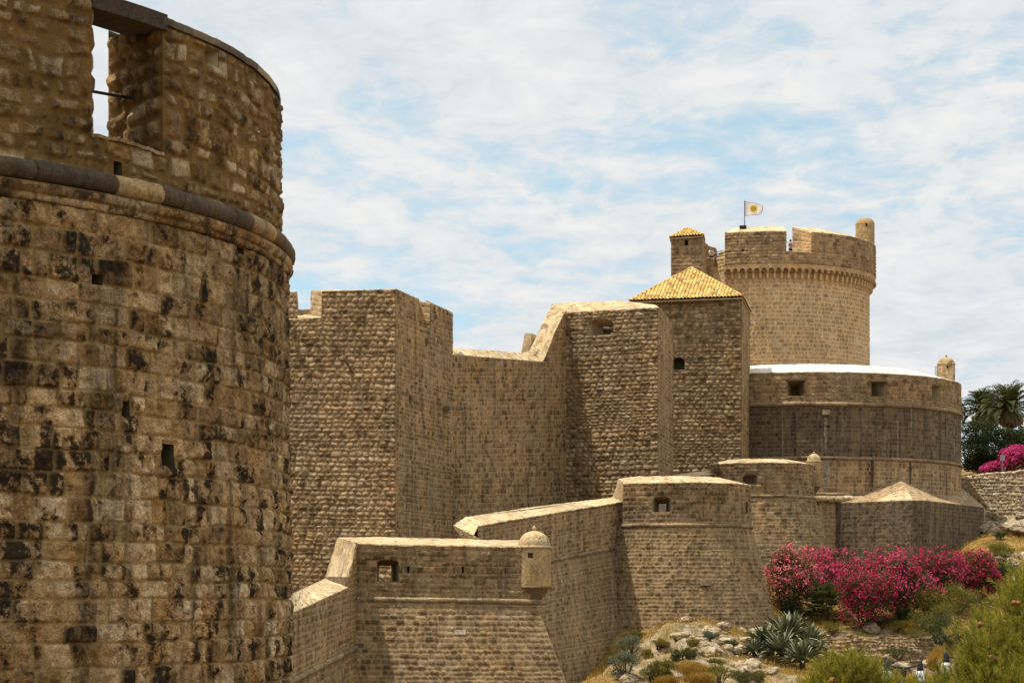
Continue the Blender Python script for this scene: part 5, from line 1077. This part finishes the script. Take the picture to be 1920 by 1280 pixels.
def pines():
    g = lambda x, y: gz(x, y)
    q = lambda px, py, Y, r: (P(px, py, Y), r)
    a = pine((9.4, 40.5, g(9.4, 40.5)), [q(1930, 1290, 40, 1.25), q(1905, 1180, 40.4, .75), q(1850, 1235, 39.6, .7), q(1960, 1140, 40.6, .7), q(1835, 1300, 39.3, .75), q(1890, 1330, 38.8, .9), q(1925, 1110, 41, .42), q(2010, 1250, 40.5, 1.0)], 3, 'yellow green pine filling the lower right corner, brown cones among its needles', 2300)
    pine_cones(a, [P(1898, 1130, 39.4), P(1906, 1131, 39.4), P(1842, 1166, 39.2), P(1853, 1232, 38.8), P(1862, 1236, 38.8), P(1898, 1270, 38.3)])
    b = pine((6.0, 38.5, g(6.0, 38.5)), [q(1590, 1330, 38.5, .78), q(1640, 1318, 38.8, .6), q(1545, 1325, 38.4, .55), q(1556, 1262, 38.7, .26), q(1600, 1268, 38.3, .36), q(1700, 1345, 38.6, .6), q(1745, 1330, 38.9, .5)], 4, 'pine whose feathery top pokes up at the bottom edge, left of the street lamps', 1150)
    pine_cones(b, [P(1557, 1270, 37.9), P(1563, 1274, 37.9)])
pines()
def grass():
    rng = np.random.RandomState(9); n = 110000; x = rng.uniform(3, 48, n); y = rng.uniform(104, 182, n); k = rocky(x, y); dn = fbm(x * .35, y * .35, o=3, seed=12)
    ok = (rng.rand(n) > k * .72) & (dn > -.22 + .2 * rng.randn(n)); x, y = x[ok], y[ok]; z = ground(x, y); px, py = 960 + F * x / y, H - F * z / y; ok = (px > 1100) & (px < 1990) & (py < 1300); x, y, z = x[ok], y[ok], z[ok]; n = len(x)
    d = np.stack([rng.randn(n) * .35, rng.randn(n) * .35, np.ones(n)], -1); l = rng.uniform(.18, .5, n); c = np.stack([x, y, z], -1) + d / np.linalg.norm(d, axis=1, keepdims=True) * (l * .45)[:, None]
    o = leaves('dry_grass', None, M['grass'], c, d, np.stack([rng.randn(n), -np.ones(n), rng.randn(n) * .2], -1), l, .03 * rng.uniform(.6, 1.4, n), rng.rand(n)); tag(o, kind='stuff')
grass()
# ------------------------------------------------------------------ rocks
def ico(sub=3):
    import bmesh
    b = bmesh.new(); bmesh.ops.create_icosphere(b, subdivisions=sub, radius=1); V = np.array([v.co[:] for v in b.verts]); Fc = np.array([[v.index for v in f.verts] for f in b.faces]); b.free(); return V, Fc
ICO = ico(4)
def rock_mat():
    n = NT('pale limestone'); c = n.ramp(n.noise(2.2, 7, .68), [(.32, (.07, .05, .028)), (.44, (.22, .155, .09)), (.58, (.46, .37, .25)), (.75, (.25, .18, .105))])
    c = n.mix(n.ramp(n.noise(1.3, 6, .7, loc=(4, 4, 4)), [(.52, 0.), (.64, .8)]), c, (.075, .055, .035)); c = n.mix(n.ramp(n.noise(1.0, 5, .6, loc=(9, 1, 4)), [(.56, 0.), (.68, .6)]), c, (.20, .19, .06))
    n.bump(n.noise(7, 8, .7), 1, .08); return n.done(c, .95)
M['rock'] = rock_mat()
def boulder(px, py, Y, w, h, seed, label, group, sink=.25):
    rng = np.random.RandomState(seed); k = Y / F; r = np.array([w * k / 2, w * k / 2 * rng.uniform(.7, 1.1), h * k / 2]); V, Fc = ICO; c = P(px, py, Y); o3 = rng.rand(3) * 50
    pn = rdir(rng, 15); ph = rng.uniform(.55, 1.0, 15); dt = V @ pn.T; rr = np.where(dt > .05, ph / np.maximum(dt, .05), 9).min(1); rr = np.minimum(rr, 1.15)
    q = V * rr[:, None]; p = q * (1 + .10 * fbm(q[:, 0] * 2.5 + o3[0], q[:, 1] * 2.5 + o3[1], q[:, 2] * 4 + o3[2], 4, 2) - .12 * sstep(.72, .95, 1 - np.abs(fbm(q[:, 0] * 1.6 + o3[1], q[:, 1] * 1.6, q[:, 2] * 2.4 + o3[0], 3, 6)) * 2.2))[:, None]
    a = rng.uniform(0, 6.28); R = np.array([[math.cos(a), -math.sin(a), 0], [math.sin(a), math.cos(a), 0], [0, 0, 1]]); c[2] = min(c[2], gz(c[0], c[1]) + r[2] * .8)
    o = mesh('boulder', (p @ R.T) * r + c, Fc, M['rock'], None, False); tag(o, label, 'rock', group); return o
def rocks():
    G = 'pale limestone boulders on the slope below the round bastion'; L0 = 'weathered pale limestone boulder on the slope between the round bastion and the agaves'
    rng = np.random.RandomState(77)
    for i in range(56):
        u = rng.rand(); px = 1290 + 150 * u + rng.uniform(-45, 30); py = 1172 + 95 * rng.rand() + (u - .5) * 10; p = on_ray(px, py, 100, 145); s = 8 + 24 * rng.rand() ** 1.6; boulder(px, py, p[1], s * 1.4, s * .8, 100 + i, L0, G)
    for i, (px, py, w, h) in enumerate(((1355, 1180, 44, 26), (1400, 1250, 56, 36), (1330, 1225, 48, 26), (1290, 1165, 40, 24), (1415, 1185, 40, 24), (1180, 1275, 50, 28))): p = on_ray(px, py, 100, 145); boulder(px, py, p[1], w, h, 150 + i, L0, G)
    G2 = 'rocks around the ruined terrace wall'; L2 = 'rough limestone rock at the broken edge of the ruined terrace'
    for i in range(16):
        px = rng.uniform(1585, 1775); py = rng.uniform(1196, 1262); p = on_ray(px, py, 110, 148); s = rng.uniform(22, 48); boulder(px, py, p[1], s * 1.3, s * .8, 200 + i, L2, G2)
    boulder(1636, 1172, 144, 34, 22, 301, 'bright white rock sticking out of the dry grass beneath the crimson oleander', None); boulder(1605, 1178, 143, 16, 10, 302, 'small pale stone in the dry grass left of the bright white rock', None)
    G3 = 'rock ledge stones under the rubble wall'; L3 = 'bleached ledge rock under the rubble wall at the right edge'
    for i in range(22):
        px = rng.uniform(1842, 1950); py = rng.uniform(962, 992); s = rng.uniform(22, 50); boulder(px, py, rng.uniform(183, 188), s * 1.4, s * .6, 400 + i, L3, G3)
    for i in range(8):
        px = rng.uniform(1870, 1930); py = rng.uniform(1040, 1070); p = on_ray(px, py, 140, 180); s = rng.uniform(16, 34); boulder(px, py, p[1], s * 1.3, s * .8, 500 + i, 'grey rock among bushes on the hillside at the right edge', 'hillside rocks at the right edge')
    # ruined dry-stone terrace wall
    t = empty('terrace_wall', P(1660, 1240, 142), 'ruined dry stone terrace wall of small dark stones under the dry grass', 'wall'); q = lambda px, py: P(px, py, np.interp(px, [1550, 1700, 1790], [142.3, 141.2, 142.5]))
    xs = np.array([1548, 1600, 1660, 1720, 1790]); S = poly_wall([q(x, 1250) - [0, .5, 0] for x in xs], [q(x, y) for x, y in zip(xs, (1186, 1185, 1188, 1190, 1196))])
    masonry('wall', t, M['dark2'], S, course=.24, length=.34, relief=.13, res=.05, seed=99, bev=.11, mw=.05, rough=.9, cvar=.45, buried=.5, wob=.12, top=lambda s: 1 - .10 - .10 * noise(s * 12, s * 0, seed=5) - .25 * sstep(.75, 1, s))
rocks()
# ------------------------------------------------------------------ street lamps and people
def lamps():
    metal = plain('dark lamp metal', (.030, .032, .033), .5, .2)
    gm = NT('lamp glass'); gm.b.inputs['Specular IOR Level'].default_value = .8; gm.b.inputs['Metallic'].default_value = .55; glass = gm.done((.55, .54, .50), .12)
    def lamp_post(px, Y, pys, label, arm=31):
        c = P(px, 0, Y); k = Y / F; g = gz(c[0], c[1]); t = empty('street_lamp', (c[0], c[1], g), label, 'street lamp', 'double armed street lamps at the bottom edge'); zj = (H - pys) * k
        MB().tube([[c[0], c[1], g - .2], [c[0], c[1], zj - .02]], [.06, .045], 10).lathe((c[0], c[1], zj - .12), [(.05, -.12), (.07, -.05), (.09, .05), (.06, .14), (.02, .17)], 12).build('pole', metal, t, True)
        for sx in (-1, 1):
            x = c[0] + sx * arm * k; y0 = c[1]; MB().tube([[c[0], y0, zj], [c[0] + sx * arm * k * .45, y0, zj + .03], [x, y0, zj + .10]], [.035, .028, .022], 8).build('arm', metal, t, True)
            z = zj + .02; h = MB().lathe((x, y0, z), [(.10, -.10), (.085, -.02), (.075, .08), (.055, .17), (.015, .23)], 14).build('lamp_head', metal, t, True)
            MB().lathe((x, y0, z), [(.10, -.09), (.135, -.16), (.165, -.26), (.178, -.36), (.180, -.40), (.165, -.42), (.02, -.425)], 24).build('lamp_shade', glass, h, True)
            m = MB(); 
            for a in np.linspace(0, 2 * PI, 5)[:4] + .75: m.tube([[x + r * math.cos(a), y0 + r * math.sin(a), z + q] for r, q in ((.105, -.09), (.14, -.16), (.17, -.26), (.184, -.40))], .006, 4)
            m.tube([[x + .184 * math.cos(a), y0 + .184 * math.sin(a), z - .40] for a in np.linspace(0, 2 * PI, 25)], .008, 5, False).build('cage', metal, h)
    lamp_post(1694.5, 62, 1252, 'street lamp with two glass bells on a forked post, left of the other lamp'); lamp_post(1809, 57, 1236, 'street lamp half hidden in the pine, only its left glass bell showing', 35)
lamps()
def person(name, label, foot, hgt, rz, shirt, trousers, hair, arm=.5):
    """one skinned body with hair, shirt and trousers over it"""
    s = hgt / 1.75; J = {'hip': (0, 0, .92), 'belly': (0, 0, 1.12), 'chest': (0, .01, 1.34), 'neck': (0, 0, 1.49), 'head': (0, -.02, 1.60), 'crown': (0, -.01, 1.72)}; E = [('hip', 'belly'), ('belly', 'chest'), ('chest', 'neck'), ('neck', 'head'), ('head', 'crown')]
    Rd = {'hip': .13, 'belly': .12, 'chest': .145, 'neck': .052, 'head': .085, 'crown': .06}
    for q in (-1, 1):
        for nm, p, r in (('sh', (q * .18, .01, 1.41), .06), ('el', (q * .24, -.06 * arm, 1.14), .042), ('wr', (q * .20, -.26 * arm - .04, 1.02 + .12 * arm), .03), ('ha', (q * .18, -.36 * arm - .04, 1.00 + .16 * arm), .036), ('th', (q * .09, 0, .86), .085), ('kn', (q * .10, -.02, .48), .058), ('an', (q * .10, .02, .09), .04), ('to', (q * .11, -.15, .04), .04)): J[nm + str(q)] = p; Rd[nm + str(q)] = r
        E += [('chest', 'sh%d' % q), ('sh%d' % q, 'el%d' % q), ('el%d' % q, 'wr%d' % q), ('wr%d' % q, 'ha%d' % q), ('hip', 'th%d' % q), ('th%d' % q, 'kn%d' % q), ('kn%d' % q, 'an%d' % q), ('an%d' % q, 'to%d' % q)]
    cs, sn = math.cos(rz), math.sin(rz); W = lambda p: np.array([(p[0] * cs - p[1] * sn) * s, (p[0] * sn + p[1] * cs) * s, p[2] * s]) + foot
    t = empty('person', foot, label, 'person', None)
    def sk(nm, keys, mat, grow):
        ks = [k for k in J if k in keys]; ed = [(ks.index(a), ks.index(b)) for a, b in E if a in ks and b in ks]; me = bpy.data.meshes.new(nm); me.from_pydata([tuple(W(J[k]) - foot) for k in ks], ed, []); o = bpy.data.objects.new(nm, me); COL.objects.link(o); o.parent = t
        md = o.modifiers.new('skin', 'SKIN'); me.materials.append(mat)
        for i, k in enumerate(ks): v = me.skin_vertices[0].data[i]; v.radius = ((Rd[k] + grow) * s, (Rd[k] + grow) * s * .8); v.use_root = (i == 0)
        o.modifiers.new('sub', 'SUBSURF').render_levels = 1
    sk('body', set(J), plain('skin', (.42, .24, .15), .6), 0); sk('shirt', {'hip', 'belly', 'chest', 'sh-1', 'sh1', 'el-1', 'el1'}, shirt, .018); sk('trousers', {'hip', 'th-1', 'th1', 'kn-1', 'kn1', 'an-1', 'an1'}, trousers, .016)
    c = W((0, .015, 1.655)) - foot; V, Fc = ICO; keep = V.copy(); keep = keep * np.array([.098, .11, .10]) * s; fr = V[:, 1] * -1 > .35; keep[fr & (V[:, 2] < .35)] *= .75; mesh('hair', keep + c + foot, Fc, hair, t, True)
wh = plain('white cotton', (.72, .72, .74), .9); rd = plain('red cotton', (.45, .07, .05), .9); bl = plain('navy cotton', (.03, .04, .08), .9); kh = plain('khaki cotton', (.30, .24, .15), .9)
hd = plain('dark hair', (.02, .015, .012), .6); hb = plain('light brown hair', (.22, .11, .045), .6)
def people():
    z = 29.55
    p = P(1333.5, 0, 192.2); person('person', 'light brown haired person in white shirt by the handrail near the tiled turret', np.array([p[0], p[1], (H - 488) / F * 191.5 - .45]), 1.72, .5, wh, bl, hb, .9)
    p = P(1338, 0, 193.0); person('person', 'person in a dark top close behind the one in white on the stepped wall', np.array([p[0], p[1], (H - 488) / F * 191.5 - .5]), 1.66, -.4, bl, kh, hb, .7)
    p = P(1482.5, 0, 194.5); person('person', 'dark haired person in a red shirt seen through the notch in the battlements', np.array([p[0], p[1], (H - 449) / F * 194.5 - 1.76]), 1.76, .6, rd, bl, hd, .5)
    p = P(1491.5, 0, 197.0); person('person', 'farther person in the notch of the battlements, only the dark head showing', np.array([p[0], p[1], (H - 460) / F * 197 - 1.70]), 1.70, -.3, kh, bl, hd, .5)
people()
